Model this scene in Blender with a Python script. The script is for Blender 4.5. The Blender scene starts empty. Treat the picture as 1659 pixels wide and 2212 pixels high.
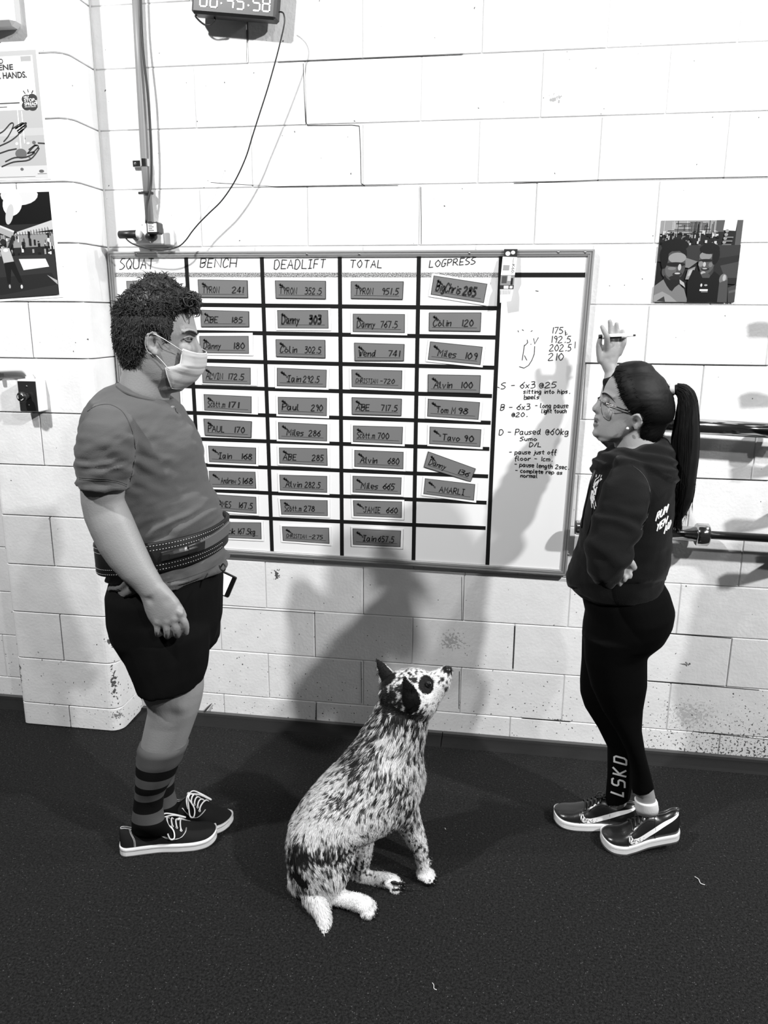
import bpy, math, random
import numpy as np
from mathutils import Vector, Matrix, noise
from mathutils.bvhtree import BVHTree

# ------------------------------------------------------------------ camera
W, H, F = 1659, 2212, 1692.614
CAM = np.array([0.52599, -2.89102, 1.66254])
YAW, PIT, ROL = -0.152206, -0.246633, 0.00607522
cy, sy, cp, sp, cr, sr = math.cos(YAW), math.sin(YAW), math.cos(PIT), math.sin(PIT), math.cos(ROL), math.sin(ROL)
FW = np.array([sy*cp, cy*cp, sp]); R0 = np.array([cy, -sy, 0.0]); U0 = np.cross(R0, FW)
RT = cr*R0 + sr*U0; UP = -sr*R0 + cr*U0
cam = bpy.data.objects.new('camera', bpy.data.cameras.new('camera'))
bpy.context.scene.collection.objects.link(cam)
cam.matrix_world = Matrix(((RT[0], UP[0], -FW[0], CAM[0]), (RT[1], UP[1], -FW[1], CAM[1]), (RT[2], UP[2], -FW[2], CAM[2]), (0, 0, 0, 1)))
cam.data.sensor_fit = 'HORIZONTAL'; cam.data.sensor_width = 36; cam.data.lens = 36*F/W
cam.data.clip_start = 0.05
sc = bpy.context.scene; sc.camera = cam

# ------------------------------------------------------------------ light
w = bpy.data.worlds.new('world'); sc.world = w; w.use_nodes = True
w.node_tree.nodes['Background'].inputs[0].default_value = (1, 1, 1, 1)
w.node_tree.nodes['Background'].inputs[1].default_value = 0.045
def lamp(name, loc, tgt, energy, size):
    l = bpy.data.lights.new(name, 'AREA'); l.shape = 'DISK'; l.size = size; l.energy = energy
    o = bpy.data.objects.new(name, l); sc.collection.objects.link(o); o.location = loc
    o.rotation_euler = (Vector(tgt)-Vector(loc)).to_track_quat('-Z', 'Y').to_euler(); return o
lamp('high_bay_light', (-1.65, -2.9, 4.35), (-0.3, -0.2, 0.8), 204, 0.17)
lamp('high_bay_light', (3.7, -2.8, 3.95), (0.6, -0.2, 0.8), 262, 0.17)
lamp('high_bay_light', (3.2, -5.0, 4.8), (0.3, -0.3, 0.8), 80, 0.22)
lamp('high_bay_light', (4.2, -0.4, 5.2), (0, -0.6, 0.8), 110, 0.22)
sc.view_settings.view_transform = 'Standard'; sc.view_settings.look = 'None'
sc.view_settings.gamma = 1; sc.view_settings.use_curve_mapping = False
sc.view_settings.exposure = 0.0

# ------------------------------------------------------------------ helpers
rnd = random.Random(7); nr = np.random.RandomState(5)
def ray(px, py): return FW + RT*(px-W/2)/F - UP*(py-H/2)/F
def at(px, py, Y):
    d = ray(px, py); return CAM + d*((Y-CAM[1])/d[1])
def atz(px, py, Z=0.0):
    d = ray(px, py); return CAM + d*((Z-CAM[2])/d[2])
def pix(P):
    d = np.asarray(P, float)-CAM; z = d@FW
    return np.stack([W/2+F*(d@RT)/z, H/2-F*(d@UP)/z], -1)

def node_mat(name): 
    m = bpy.data.materials.new(name); m.use_nodes = True
    return m, m.node_tree.nodes, m.node_tree.links, m.node_tree.nodes['Principled BSDF']
def g3(v): return (v, v, v, 1)
MATS = {}
def mat(name, g=0.5, rough=0.5, metal=0.0, bump=0.0, bscale=60.0, vcol=False, spec=0.5, sheen=0.0, coat=0.0, emit=0.0, stretch=None, bdist=0.002):
    if name in MATS: return MATS[name]
    m, N, L, b = node_mat(name)
    b.inputs['Base Color'].default_value = g3(g); b.inputs['Roughness'].default_value = rough
    b.inputs['Metallic'].default_value = metal; b.inputs['Specular IOR Level'].default_value = spec
    if coat: b.inputs['Coat Weight'].default_value = coat
    if sheen: b.inputs['Sheen Weight'].default_value = sheen; b.inputs['Sheen Roughness'].default_value = 0.5
    if emit: b.inputs['Emission Color'].default_value = g3(1); b.inputs['Emission Strength'].default_value = emit
    if vcol:
        a = N.new('ShaderNodeAttribute'); a.attribute_name = 'Col'; L.new(a.outputs['Color'], b.inputs['Base Color'])
    if bump:
        t = N.new('ShaderNodeTexCoord'); n = N.new('ShaderNodeTexNoise'); n.inputs['Scale'].default_value = bscale
        n.inputs['Detail'].default_value = 3
        mp = N.new('ShaderNodeMapping'); mp.inputs['Scale'].default_value = stretch or (1, 1, 1)
        L.new(t.outputs['Object'], mp.inputs[0]); L.new(mp.outputs[0], n.inputs['Vector'])
        bp = N.new('ShaderNodeBump'); bp.inputs['Strength'].default_value = bump; bp.inputs['Distance'].default_value = bdist
        L.new(n.outputs['Fac'], bp.inputs['Height']); L.new(bp.outputs[0], b.inputs['Normal'])
    MATS[name] = m; return m

def math_node(N, L, op, a, b=None):
    n = N.new('ShaderNodeMath'); n.operation = op
    for i, v in enumerate((a, b)):
        if v is None: continue
        if isinstance(v, (int, float)): n.inputs[i].default_value = v
        else: L.new(v, n.inputs[i])
    return n.outputs[0]
def ramp(N, L, v, a, b, lo=0.0, hi=1.0):
    n = N.new('ShaderNodeMapRange'); n.inputs[1].default_value = a; n.inputs[2].default_value = b
    n.inputs[3].default_value = lo; n.inputs[4].default_value = hi; L.new(v, n.inputs[0]); return n.outputs[0]

def wall_material(spots):
    m, N, L, b = node_mat('painted_block')
    geo = N.new('ShaderNodeNewGeometry'); pos = geo.outputs['Position']
    sep = N.new('ShaderNodeSeparateXYZ'); L.new(pos, sep.inputs[0])
    nz = N.new('ShaderNodeTexNoise'); nz.inputs['Scale'].default_value = 90; nz.inputs['Detail'].default_value = 4; L.new(pos, nz.inputs['Vector'])
    nb = N.new('ShaderNodeTexNoise'); nb.inputs['Scale'].default_value = 14; nb.inputs['Detail'].default_value = 3; L.new(pos, nb.inputs['Vector'])
    # pits: voronoi cells, only some of them hold a pit, more near the floor
    def pits(scale, size, dens_lo, dens_hi, z0, z1, warp=0.006):
        nw = N.new('ShaderNodeTexNoise'); nw.inputs['Scale'].default_value = 70; L.new(pos, nw.inputs['Vector'])
        vm = N.new('ShaderNodeVectorMath'); vm.operation = 'SCALE'; vm.inputs['Scale'].default_value = warp; L.new(nw.outputs['Color'], vm.inputs[0])
        va = N.new('ShaderNodeVectorMath'); L.new(pos, va.inputs[0]); L.new(vm.outputs[0], va.inputs[1])
        v = N.new('ShaderNodeTexVoronoi'); v.inputs['Scale'].default_value = scale; L.new(va.outputs[0], v.inputs['Vector'])
        sc_ = N.new('ShaderNodeSeparateColor'); L.new(v.outputs['Color'], sc_.inputs[0])
        thr = ramp(N, L, sep.outputs[2], z0, z1, dens_lo, dens_hi)
        sel = math_node(N, L, 'LESS_THAN', sc_.outputs[0], thr)
        rad = math_node(N, L, 'MULTIPLY', sc_.outputs[1], size)
        hit = math_node(N, L, 'LESS_THAN', v.outputs['Distance'], rad)
        return math_node(N, L, 'MULTIPLY', sel, hit)
    p = pits(36, 0.16, 0.30, 0.022, 0.05, 0.75, .02)
    p2 = pits(85, 0.30, 0.34, 0.010, 0.0, 0.45, .012)
    # stronger wear low down at the right-hand end of the wall
    wear = math_node(N, L, 'MULTIPLY', ramp(N, L, sep.outputs[0], 0.2, 1.5), ramp(N, L, sep.outputs[2], 0.5, 0.0))
    nwr = N.new('ShaderNodeTexNoise'); nwr.inputs['Scale'].default_value = 110; nwr.inputs['Detail'].default_value = 5; L.new(pos, nwr.inputs['Vector'])
    wr = math_node(N, L, 'GREATER_THAN', math_node(N, L, 'MULTIPLY', nwr.outputs['Fac'], ramp(N, L, wear, 0, 1, 0.7, 1.22)), 0.66)
    tot = math_node(N, L, 'MAXIMUM', math_node(N, L, 'MAXIMUM', p, p2), wr)
    # scuffs with a place of their own
    ns = N.new('ShaderNodeTexNoise'); ns.inputs['Scale'].default_value = 95; ns.inputs['Detail'].default_value = 6; L.new(pos, ns.inputs['Vector'])
    for (c, r, k) in spots:
        vs = N.new('ShaderNodeVectorMath'); vs.operation = 'SUBTRACT'; L.new(pos, vs.inputs[0]); vs.inputs[1].default_value = tuple(c)
        vd = N.new('ShaderNodeVectorMath'); vd.operation = 'DIVIDE'; L.new(vs.outputs[0], vd.inputs[0]); vd.inputs[1].default_value = tuple(r)
        vl = N.new('ShaderNodeVectorMath'); vl.operation = 'LENGTH'; L.new(vd.outputs[0], vl.inputs[0])
        s = math_node(N, L, 'SUBTRACT', ns.outputs['Fac'], ramp(N, L, vl.outputs['Value'], 0, 1.8, 0.40, 0.88))
        tot = math_node(N, L, 'MAXIMUM', tot, math_node(N, L, 'MULTIPLY', math_node(N, L, 'GREATER_THAN', s, 0.0), k))
    base = ramp(N, L, nb.outputs['Fac'], 0.3, 0.75, 0.73, 0.80)
    mx = N.new('ShaderNodeMix'); mx.data_type = 'RGBA'; L.new(math_node(N, L, 'MULTIPLY', tot, 0.93), mx.inputs['Factor'])
    L.new(base, mx.inputs['A']); mx.inputs['B'].default_value = g3(0.03)
    L.new(mx.outputs['Result'], b.inputs['Base Color'])
    b.inputs['Roughness'].default_value = 0.6; b.inputs['Specular IOR Level'].default_value = 0.25
    h = math_node(N, L, 'ADD', math_node(N, L, 'MULTIPLY', nz.outputs['Fac'], 0.55), math_node(N, L, 'MULTIPLY', nb.outputs['Fac'], 0.8))
    h = math_node(N, L, 'SUBTRACT', h, math_node(N, L, 'MULTIPLY', tot, 0.6))
    bp = N.new('ShaderNodeBump'); bp.inputs['Strength'].default_value = 0.45; bp.inputs['Distance'].default_value = 0.004
    L.new(h, bp.inputs['Height']); L.new(bp.outputs[0], b.inputs['Normal'])
    return m

def floor_material():
    m, N, L, b = node_mat('rubber_crumb_floor')
    geo = N.new('ShaderNodeNewGeometry'); pos = geo.outputs['Position']
    v = N.new('ShaderNodeTexVoronoi'); v.inputs['Scale'].default_value = 420; L.new(pos, v.inputs['Vector'])
    n = N.new('ShaderNodeTexNoise'); n.inputs['Scale'].default_value = 150; n.inputs['Detail'].default_value = 4; n.inputs['Roughness'].default_value = 0.7; L.new(pos, n.inputs['Vector'])
    s = N.new('ShaderNodeSeparateColor'); L.new(v.outputs['Color'], s.inputs[0])
    f = math_node(N, L, 'GREATER_THAN', s.outputs[0], 0.994)
    base = ramp(N, L, n.outputs['Fac'], 0.38, 0.68, 0.0014, 0.034)
    mx = N.new('ShaderNodeMix'); mx.data_type = 'RGBA'; L.new(f, mx.inputs['Factor']); L.new(base, mx.inputs['A']); mx.inputs['B'].default_value = g3(0.12)
    L.new(mx.outputs['Result'], b.inputs['Base Color'])
    b.inputs['Roughness'].default_value = 0.72; b.inputs['Specular IOR Level'].default_value = 0.22
    h = math_node(N, L, 'ADD', n.outputs['Fac'], math_node(N, L, 'MULTIPLY', v.outputs['Distance'], 0.6))
    bp = N.new('ShaderNodeBump'); bp.inputs['Strength'].default_value = 1.0; bp.inputs['Distance'].default_value = 0.008
    L.new(h, bp.inputs['Height']); L.new(bp.outputs[0], b.inputs['Normal'])
    return m

def cloth_line(mb, tree, pts, r, off=.0006, n=5, m=5):
    """a seam or crease: tube laid on a cloth surface, path given as seen from the front"""
    P = []
    for q in catmull([(x, y, 0) for x, y in pts], m):
        d_ = Vector(ray(q[0], q[1])).normalized(); h = tree.ray_cast(Vector(CAM), d_)
        if h[0] is not None: P.append(np.array(h[0])+np.array(h[1])*off*(1 if h[1].dot(d_) < 0 else -1))
    if len(P) > 2: mb.tube(P, r, n)
def smooth01(x): x = np.clip(x, 0, 1); return x*x*(3-2*x)

class MB:
    """collects faces; build() links them as ONE mesh object"""
    def __init__(s): s.v = []; s.f = []; s.c = []
    def add(s, vs, fs, c=None):
        k = len(s.v); s.v.extend([tuple(map(float, p)) for p in vs]); s.f.extend([tuple(i+k for i in f) for f in fs]); s.c.extend([c]*len(fs)); return s
    def box(s, lo, hi, c=None, M=None):
        (x0, y0, z0), (x1, y1, z1) = lo, hi
        vs = [(x, y, z) for z in (z0, z1) for y in (y0, y1) for x in (x0, x1)]
        if M is not None: vs = [M @ Vector(p) for p in vs]
        return s.add(vs, [(0, 2, 3, 1), (4, 5, 7, 6), (0, 1, 5, 4), (2, 6, 7, 3), (0, 4, 6, 2), (1, 3, 7, 5)], c)
    def bbox(s, lo, hi, b, c=None):
        """box with chamfered edges"""
        lo = np.array(lo, float); hi = np.array(hi, float); ctr = (lo+hi)/2; hs = (hi-lo)/2; b = min(b, hs.min()*0.9)
        vs = []; idx = {}
        for sx in (-1, 1):
            for sy_ in (-1, 1):
                for sz in (-1, 1):
                    for a in range(3):
                        h2 = hs-b; h2[a] = hs[a]
                        idx[(sx, sy_, sz, a)] = len(vs); vs.append(ctr+h2*np.array([sx, sy_, sz]))
        fs = []
        S = (-1, 1)
        def key(a, sa, bsgn, csgn, which):
            k = [0, 0, 0]; k[a] = sa; k[(a+1) % 3] = bsgn; k[(a+2) % 3] = csgn; return idx[(k[0], k[1], k[2], which)]
        for a in range(3):
            for sa in S:
                q = [key(a, sa, x, y, a) for x, y in ((-1, -1), (1, -1), (1, 1), (-1, 1))]
                fs.append(q if sa > 0 else q[::-1])
            b1, c1 = (a+1) % 3, (a+2) % 3
            for sb in S:
                for s2 in S:   # edge along a
                    q = [key(a, -1, sb, s2, b1), key(a, 1, sb, s2, b1), key(a, 1, sb, s2, c1), key(a, -1, sb, s2, c1)]
                    fs.append(q if sb*s2 < 0 else q[::-1])
        for sx in S:
            for sy_ in S:
                for sz in S:
                    t = [idx[(sx, sy_, sz, a)] for a in range(3)]; fs.append(t if sx*sy_*sz > 0 else t[::-1])
        return s.add(vs, fs, c)
    def tube(s, pts, r, n=8, c=None, caps=True):
        P = [np.array(p, float) for p in pts]; k = len(P); rs = r if hasattr(r, '__len__') else [r]*k
        T = [P[min(i+1, k-1)]-P[max(i-1, 0)] for i in range(k)]
        T = [t/(np.linalg.norm(t)+1e-12) for t in T]
        a = np.cross(T[0], [0, 0, 1.0]); a = a if np.linalg.norm(a) > 1e-3 else np.cross(T[0], [1.0, 0, 0]); a /= np.linalg.norm(a)
        vs = []
        for i in range(k):
            a = a-T[i]*(a@T[i]); a /= (np.linalg.norm(a)+1e-12); b = np.cross(T[i], a)
            for j in range(n):
                t = 2*math.pi*j/n; vs.append(P[i]+rs[i]*(a*math.cos(t)+b*math.sin(t)))
        fs = [(i*n+j, i*n+(j+1) % n, (i+1)*n+(j+1) % n, (i+1)*n+j) for i in range(k-1) for j in range(n)]
        if caps: fs += [tuple(range(n))[::-1], tuple(range((k-1)*n, k*n))]
        return s.add(vs, fs, c)
    def rings(s, rings, c=None, caps=True, cols=None):
        n = len(rings[0]); vs = [p for r in rings for p in r]; m = len(rings)
        for i in range(m-1):
            pass
        fs = []; cc = []
        for i in range(m-1):
            for j in range(n):
                fs.append((i*n+j, i*n+(j+1) % n, (i+1)*n+(j+1) % n, (i+1)*n+j)); cc.append(cols[i] if cols else c)
        if caps: fs += [tuple(range(n))[::-1], tuple(range((m-1)*n, m*n))]; cc += [cc[0] if cc else c, cc[-1] if cc else c]
        k = len(s.v); s.v.extend([tuple(map(float, p)) for p in vs]); s.f.extend([tuple(i+k for i in f) for f in fs]); s.c.extend(cc); return s
    def ball(s, c0, r, nu=12, nv=8, c=None, M=None):
        r = np.array(r if hasattr(r, '__len__') else (r, r, r), float); c0 = np.array(c0, float)
        vs = []
        for i in range(1, nv):
            ph = math.pi*i/nv
            for j in range(nu):
                th = 2*math.pi*j/nu; p = r*np.array([math.sin(ph)*math.cos(th), math.sin(ph)*math.sin(th), math.cos(ph)])
                if M is not None: p = np.array(M @ Vector(p))
                vs.append(c0+p)
        t = r*np.array([0, 0, 1.]); t2 = -t
        if M is not None: t = np.array(M @ Vector(t)); t2 = -t
        vs += [c0+t, c0+t2]; T = len(vs)-2
        fs = [((i)*nu+j, (i+1)*nu+j, (i+1)*nu+(j+1) % nu, i*nu+(j+1) % nu) for i in range(nv-2) for j in range(nu)]
        fs += [(T, j, (j+1) % nu) for j in range(nu)] + [(T+1, (nv-2)*nu+(j+1) % nu, (nv-2)*nu+j) for j in range(nu)]
        return s.add(vs, fs, c)
    def loft(s, secs, n=28, c=None, dome=True, p=2.0, narrow=0.0, cols=None):
        """secs: (xl,yl, xr,yr, Y, half depth) traced edges on the plane Y"""
        rg = []
        for q in secs:
            xl, yl, xr, yr, Y, d = q[:6]; dY = q[6] if len(q) > 6 else 0.0   # dY: right edge lies dY further back
            A = at(xl, yl, Y-dY/2); B = at(xr, yr, Y+dY/2); C = (A+B)/2; u = (B-A)/2; v = np.array([-u[1]*d/np.linalg.norm(u), d*math.hypot(u[0], u[2])/np.linalg.norm(u), 0])
            rg.append((C, u, v))
        if dome:
            for e in (0, -1):
                C, u, v = rg[e]; C2 = rg[1 if e == 0 else -2][0]; t = C-C2; t /= (np.linalg.norm(t)+1e-9); rr = min(np.linalg.norm(u), np.linalg.norm(v))
                ex = [(C+t*rr*0.35, u*0.86, v*0.86), (C+t*rr*0.6, u*0.5, v*0.5)]
                if e == 0: rg = ex[::-1]+rg
                else: rg = rg+ex
        out = []
        for C, u, v in rg:
            r = []
            for j in range(n):
                t = 2*math.pi*j/n; ct, st = math.cos(t), math.sin(t)
                a = math.copysign(abs(ct)**(2/p), ct); b = math.copysign(abs(st)**(2/p), st)
                if narrow and ct*narrow > 0: b *= 1-abs(narrow)*ct*ct
                r.append(C+u*a+v*b)
            out.append(r)
        if cols: cols = ([cols[0]]*2+cols+[cols[-1]]*2) if dome else cols
        return s.rings(out, c, cols=cols)
    def poly(s, pts, c=None):
        return s.add(pts, [tuple(range(len(pts)))], c)
    def build(s, name, m, parent=None, smooth=False, label=None):
        me = bpy.data.meshes.new(name)
        V = np.array(s.v, float)
        if parent is not None: V = V-np.array(world_loc(parent))
        me.from_pydata(V.tolist(), [], s.f); 
        if any(c is not None for c in s.c):
            a = me.color_attributes.new('Col', 'FLOAT_COLOR', 'CORNER')
            k = np.repeat(np.array([0.5 if c is None else c for c in s.c], float), [len(f) for f in s.f])
            a.data.foreach_set('color', np.stack([k, k, k, np.ones_like(k)], 1).ravel())
        if smooth: me.polygons.foreach_set('use_smooth', [True]*len(me.polygons))
        me.materials.append(m); me.update()
        o = bpy.data.objects.new(name, me); sc.collection.objects.link(o)
        if parent is not None: o.parent = parent
        if label: o['label'] = label
        return o

def world_loc(o):
    p = np.zeros(3)
    while o is not None: p += np.array(o.location); o = o.parent
    return p
def tag(o, label=None, cat=None, group=None, kind=None):
    if label: o['label'] = label
    if cat: o['category'] = cat
    if group: o['group'] = group
    if kind: o['kind'] = kind
    return o
def thing(name, label, cat, loc, group=None):
    o = bpy.data.objects.new(name, None); sc.collection.objects.link(o); o.location = tuple(map(float, loc)); o.empty_display_size = 0.05
    return tag(o, label, cat, group)
def struct(name, loc=(0, 0, 0)):
    o = bpy.data.objects.new(name, None); sc.collection.objects.link(o); o.location = loc; o['kind'] = 'structure'; return o

def remesh(mb, voxel, smooth=3, fac=0.5):
    """union of closed pieces as one continuous surface; returns verts, faces"""
    me = bpy.data.meshes.new('tmp'); me.from_pydata(mb.v, [], mb.f); o = bpy.data.objects.new('tmp', me); sc.collection.objects.link(o)
    r = o.modifiers.new('r', 'REMESH'); r.mode = 'VOXEL'; r.voxel_size = voxel; r.adaptivity = 0
    if smooth:
        s_ = o.modifiers.new('s', 'SMOOTH'); s_.iterations = smooth; s_.factor = fac
    dg = bpy.context.evaluated_depsgraph_get(); ev = o.evaluated_get(dg).to_mesh()
    V = np.empty(len(ev.vertices)*3); ev.vertices.foreach_get('co', V); V = V.reshape(-1, 3)
    Nn = np.empty(len(ev.vertices)*3); ev.vertices.foreach_get('normal', Nn); Nn = Nn.reshape(-1, 3)
    F_ = np.empty(len(ev.loops), int); ev.loops.foreach_get('vertex_index', F_)
    tot = np.empty(len(ev.polygons), int); ev.polygons.foreach_get('loop_total', tot)
    st = np.concatenate([[0], np.cumsum(tot)[:-1]])
    faces = [tuple(F_[a:a+t]) for a, t in zip(st.tolist(), tot.tolist())]
    o.evaluated_get(dg).to_mesh_clear(); bpy.data.objects.remove(o); bpy.data.meshes.remove(me)
    return V, faces, Nn
def skin(name, V, faces, m, parent, vcol=None, label=None):
    me = bpy.data.meshes.new(name); me.from_pydata((V-world_loc(parent)).tolist(), [], faces)
    me.polygons.foreach_set('use_smooth', [True]*len(me.polygons)); me.materials.append(m)
    if vcol is not None:
        a = me.color_attributes.new('Col', 'FLOAT_COLOR', 'POINT')
        a.data.foreach_set('color', np.stack([vcol, vcol, vcol, np.ones_like(vcol)], 1).ravel())
    o = bpy.data.objects.new(name, me); sc.collection.objects.link(o); o.parent = parent
    if label: o['label'] = label
    return o
def vnoise(P, scale, seed=0.0):
    s = np.asarray(scale, float)
    Q = np.asarray(P)*s+seed
    return np.array([noise.noise(Vector(q)) for q in Q])
def push(V, c, r, d, aniso=(1, 1, 1)):
    q = ((V-np.array(c))/np.array(aniso)); k = np.exp(-(q**2).sum(1)/(r*r)); return V+k[:, None]*np.array(d)
def catmull(P, m=6):
    P = [np.array(p, float) for p in P]; Q = [2*P[0]-P[1]]+P+[2*P[-1]-P[-2]]; out = []
    for i in range(1, len(Q)-2):
        a, b, c, d = Q[i-1:i+3]
        for k in range(m):
            t = k/m; out.append(0.5*((2*b)+(-a+c)*t+(2*a-5*b+4*c-d)*t*t+(-a+3*b-3*c+d)*t**3))
    return out+[P[-1]]

# ------------------------------------------------------------------ handwriting (single stroke letters)
G = dict(zip('ABCDEFGHIJKLMNOPQRSTUVWXYZ', [
 "00 3A 60/14 54", "00 0A/~0A 4A 58 45 15/~15 46 53 30 00", "~58 4A 2A 05 10 30 52", "00 0A/~0A 3A 65 30 00", "5A 0A 00 50/05 45", "5A 0A 00/05 45",
 "~5A 2A 05 10 40 54/54 34", "00 0A/60 6A/05 65", "0A 4A/2A 20/00 40", "2A 6A/~4A 42 20 01", "00 0A/5A 05 50", "0A 00 50", "00 0A 34 6A 60", "00 0A 60 6A",
 "~3A 05 30 65 3A", "00 0A/~0A 4A 57 35 05", "~3A 05 30 65 3A/43 60", "00 0A/~0A 4A 57 35 05/25 60", "~5A 2A 07 35 53 30 00", "0A 6A/3A 30",
 "~0A 02 30 62 6A", "0A 30 6A", "0A 20 37 40 6A", "0A 60/6A 00", "0A 35 6A/35 30", "0A 6A 00 60"]))
G.update(dict(zip('abcdefghijklmnopqrstuvwxyz', [
 "~46 16 02 20 44/46 41 50", "0A 00/~05 36 53 30 01", "~46 16 02 20 41", "~46 16 02 20 44/4A 41 50", "~03 44 36 06 02 20 41", "~4A 3B 28 20 3z/05 45",
 "~46 16 02 20 44/~46 4y 1z 0y", "0A 00/~04 36 45 40", "16 10/18 19", "26 2y 0z/28 29", "0A 00/46 03 40", "0A 01 20", "06 00/~05 26 35 30/~35 56 65 60",
 "06 00/~04 36 45 40", "~26 03 20 53 26", "06 0z/~05 36 53 30 01", "~46 16 02 20 44/46 4z", "06 00/~03 26 46", "~46 16 04 33 31 00", "29 21 40/06 46",
 "06 02 20 42/46 40", "06 20 46", "06 10 35 50 66", "06 40/46 00", "06 23/46 0z", "06 46 00 40"])))
G.update(dict(zip('0123456789', [
 "~3A 05 30 65 3A", "2A 20", "~08 3A 57 00 60", "~0A 4A 36 16 46 52 30 00", "4A 03 63/4A 40", "5A 1A 06 36/~36 53 30 00", "~5A 15 03 30 53 36 04", "0A 5A 20", "~36 18 3A 58 36 03 30 63 36", "~56 36 18 3A 57 40"])))
G.update({'-': "05 45", '.': "20 31", '@': "~43 23 25 46 43 54 48 18 04 20 51", '/': "00 4A", '*': "05 45/23 27/13 37", 'v': "06 20 46", '~': "~04 25 43 64", "'": "2A 28"})
HX = {c: i for i, c in enumerate('0123456789AB')}; HX.update(x=-1, y=-2, z=-3)
def strokes(txt, jit=0.35, seed=0):
    r = random.Random(seed+len(txt)*31+sum(map(ord, txt))); out = []; x = 0.0
    for ch in txt:
        if ch == ' ': x += 5; continue
        g = G.get(ch)
        if g is None: x += 4; continue
        mx = 0
        for st in g.split('/'):
            sm = st.startswith('~'); pts = []
            for t in st.lstrip('~').split():
                a, b = HX[t[0]], HX[t[1]]; mx = max(mx, a); pts.append((x+a+r.uniform(-jit, jit)+0.12*b, b+r.uniform(-jit, jit)))
            out.append([tuple(q) for q in (catmull(pts, 4) if sm else pts)])
        x += mx+2.2
    return out, max(x-2.2, 1)
def ink(mb, segs, f, hw, c=None):
    """segs: 2-D polylines, f maps a 2-D point to the surface, hw half width in 2-D units"""
    for pl in segs:
        P = [np.array(p, float) for p in pl]; P = [P[0]]+[q for p, q in zip(P, P[1:]) if np.linalg.norm(q-p) > 1e-5]
        if len(P) < 2: continue
        T = [(b-a)/np.linalg.norm(b-a) for a, b in zip(P, P[1:])]; L = []; R_ = []
        for i, p in enumerate(P):
            t0, t1 = T[max(i-1, 0)], T[min(i, len(T)-1)]; t = t0+t1; l = np.linalg.norm(t); t = t/l if l > .3 else t0
            k = min(1/max(abs(t@t0), .5), 1.6)*hw; n_ = np.array([-t[1], t[0]])*k; e = -T[0]*hw*.5 if i == 0 else (T[-1]*hw*.5 if i == len(P)-1 else 0)
            L.append(p+e-n_); R_.append(p+e+n_)
        m_ = len(P); mb.add([f(q) for q in L]+[f(q) for q in R_], [(i, i+1, m_+i+1, m_+i) for i in range(m_-1)], c)
def inkc(mb, segs, f, hw, step=2.0, c=None):
    for pl in segs:
        out = [np.array(pl[0], float)]
        for a, b in zip(pl, pl[1:]):
            a, b = np.array(a, float), np.array(b, float); n_ = max(1, int(np.linalg.norm(b-a)/step))
            out += [a+(b-a)*k/n_ for k in range(1, n_+1)]
        ink(mb, [out], f, hw, c)
def quad_map(TL, TR, BL, BR):
    TL, TR, BL, BR = map(np.array, (TL, TR, BL, BR))
    return lambda p: (TL*(1-p[0])+TR*p[0])*(1-p[1])+(BL*(1-p[0])+BR*p[0])*p[1]
def write(mb, txt, f, u0, v0, size, wid, hw=0.55, jit=0.35, seed=0, c=None, fit=None):
    """f: unit map; baseline at v0, letters `size` high, one unit of glyph width = wid"""
    sg, tw = strokes(txt, jit, seed)
    if fit: wid = fit/tw
    k = size/10.0
    ink(mb, sg, lambda q: f((u0+q[0]*wid, v0-q[1]*k)), hw, c)

def poly_in2(P, poly):
    x, y = P[:, 0], P[:, 1]; ins = np.zeros(len(P), bool); j = len(poly)-1
    for i in range(len(poly)):
        xi, yi = poly[i]; xj, yj = poly[j]; ins ^= ((yi > y) != (yj > y)) & (x < (xj-xi)*(y-yi)/((yj-yi)+1e-9)+xi); j = i
    return ins
def poly_dist(P, poly):
    d = np.full(len(P), 1e9)
    for i in range(len(poly)):
        a = np.array(poly[i], float); b = np.array(poly[(i+1) % len(poly)], float); ab = b-a
        t = np.clip(((P-a)@ab)/(ab@ab+1e-9), 0, 1); d = np.minimum(d, np.linalg.norm(P-a-t[:, None]*ab, axis=1))
    return np.where(poly_in2(P, poly), d, -d)
def hair_shell(secs, Yc, region, thick, full_px, voxel=.005, n=44, narrow=0.0, wob=None):
    """copy of the skull surface lifted to a hair surface inside `region` (drawn on the near side, mirrored to the far side)"""
    h = MB(); h.loft(secs, n=n, narrow=narrow); V, F_, N = remesh(h, voxel, 3, .5)
    Q = V.copy(); Q[:, 1] = Yc-np.abs(V[:, 1]-Yc)          # mirror to the near side before testing the region
    sd = poly_dist(pix(Q), region); t = np.clip(sd/full_px, 0, 1); lift = thick(pix(Q))*np.sqrt(t)
    V2 = V+N*(lift+.0006)[:, None]
    if wob is not None: V2 = V2+N*(wob(V2)*t)[:, None]
    keep = sd > -1.2; F2 = [f for f in F_ if all(keep[list(f)])]
    used = np.zeros(len(V2), bool); 
    for f in F2:
        for i in f: used[i] = True
    mp = np.cumsum(used)-1; return V2[used], [tuple(int(mp[i]) for i in f) for f in F2], N[used], sd[used]

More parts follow.
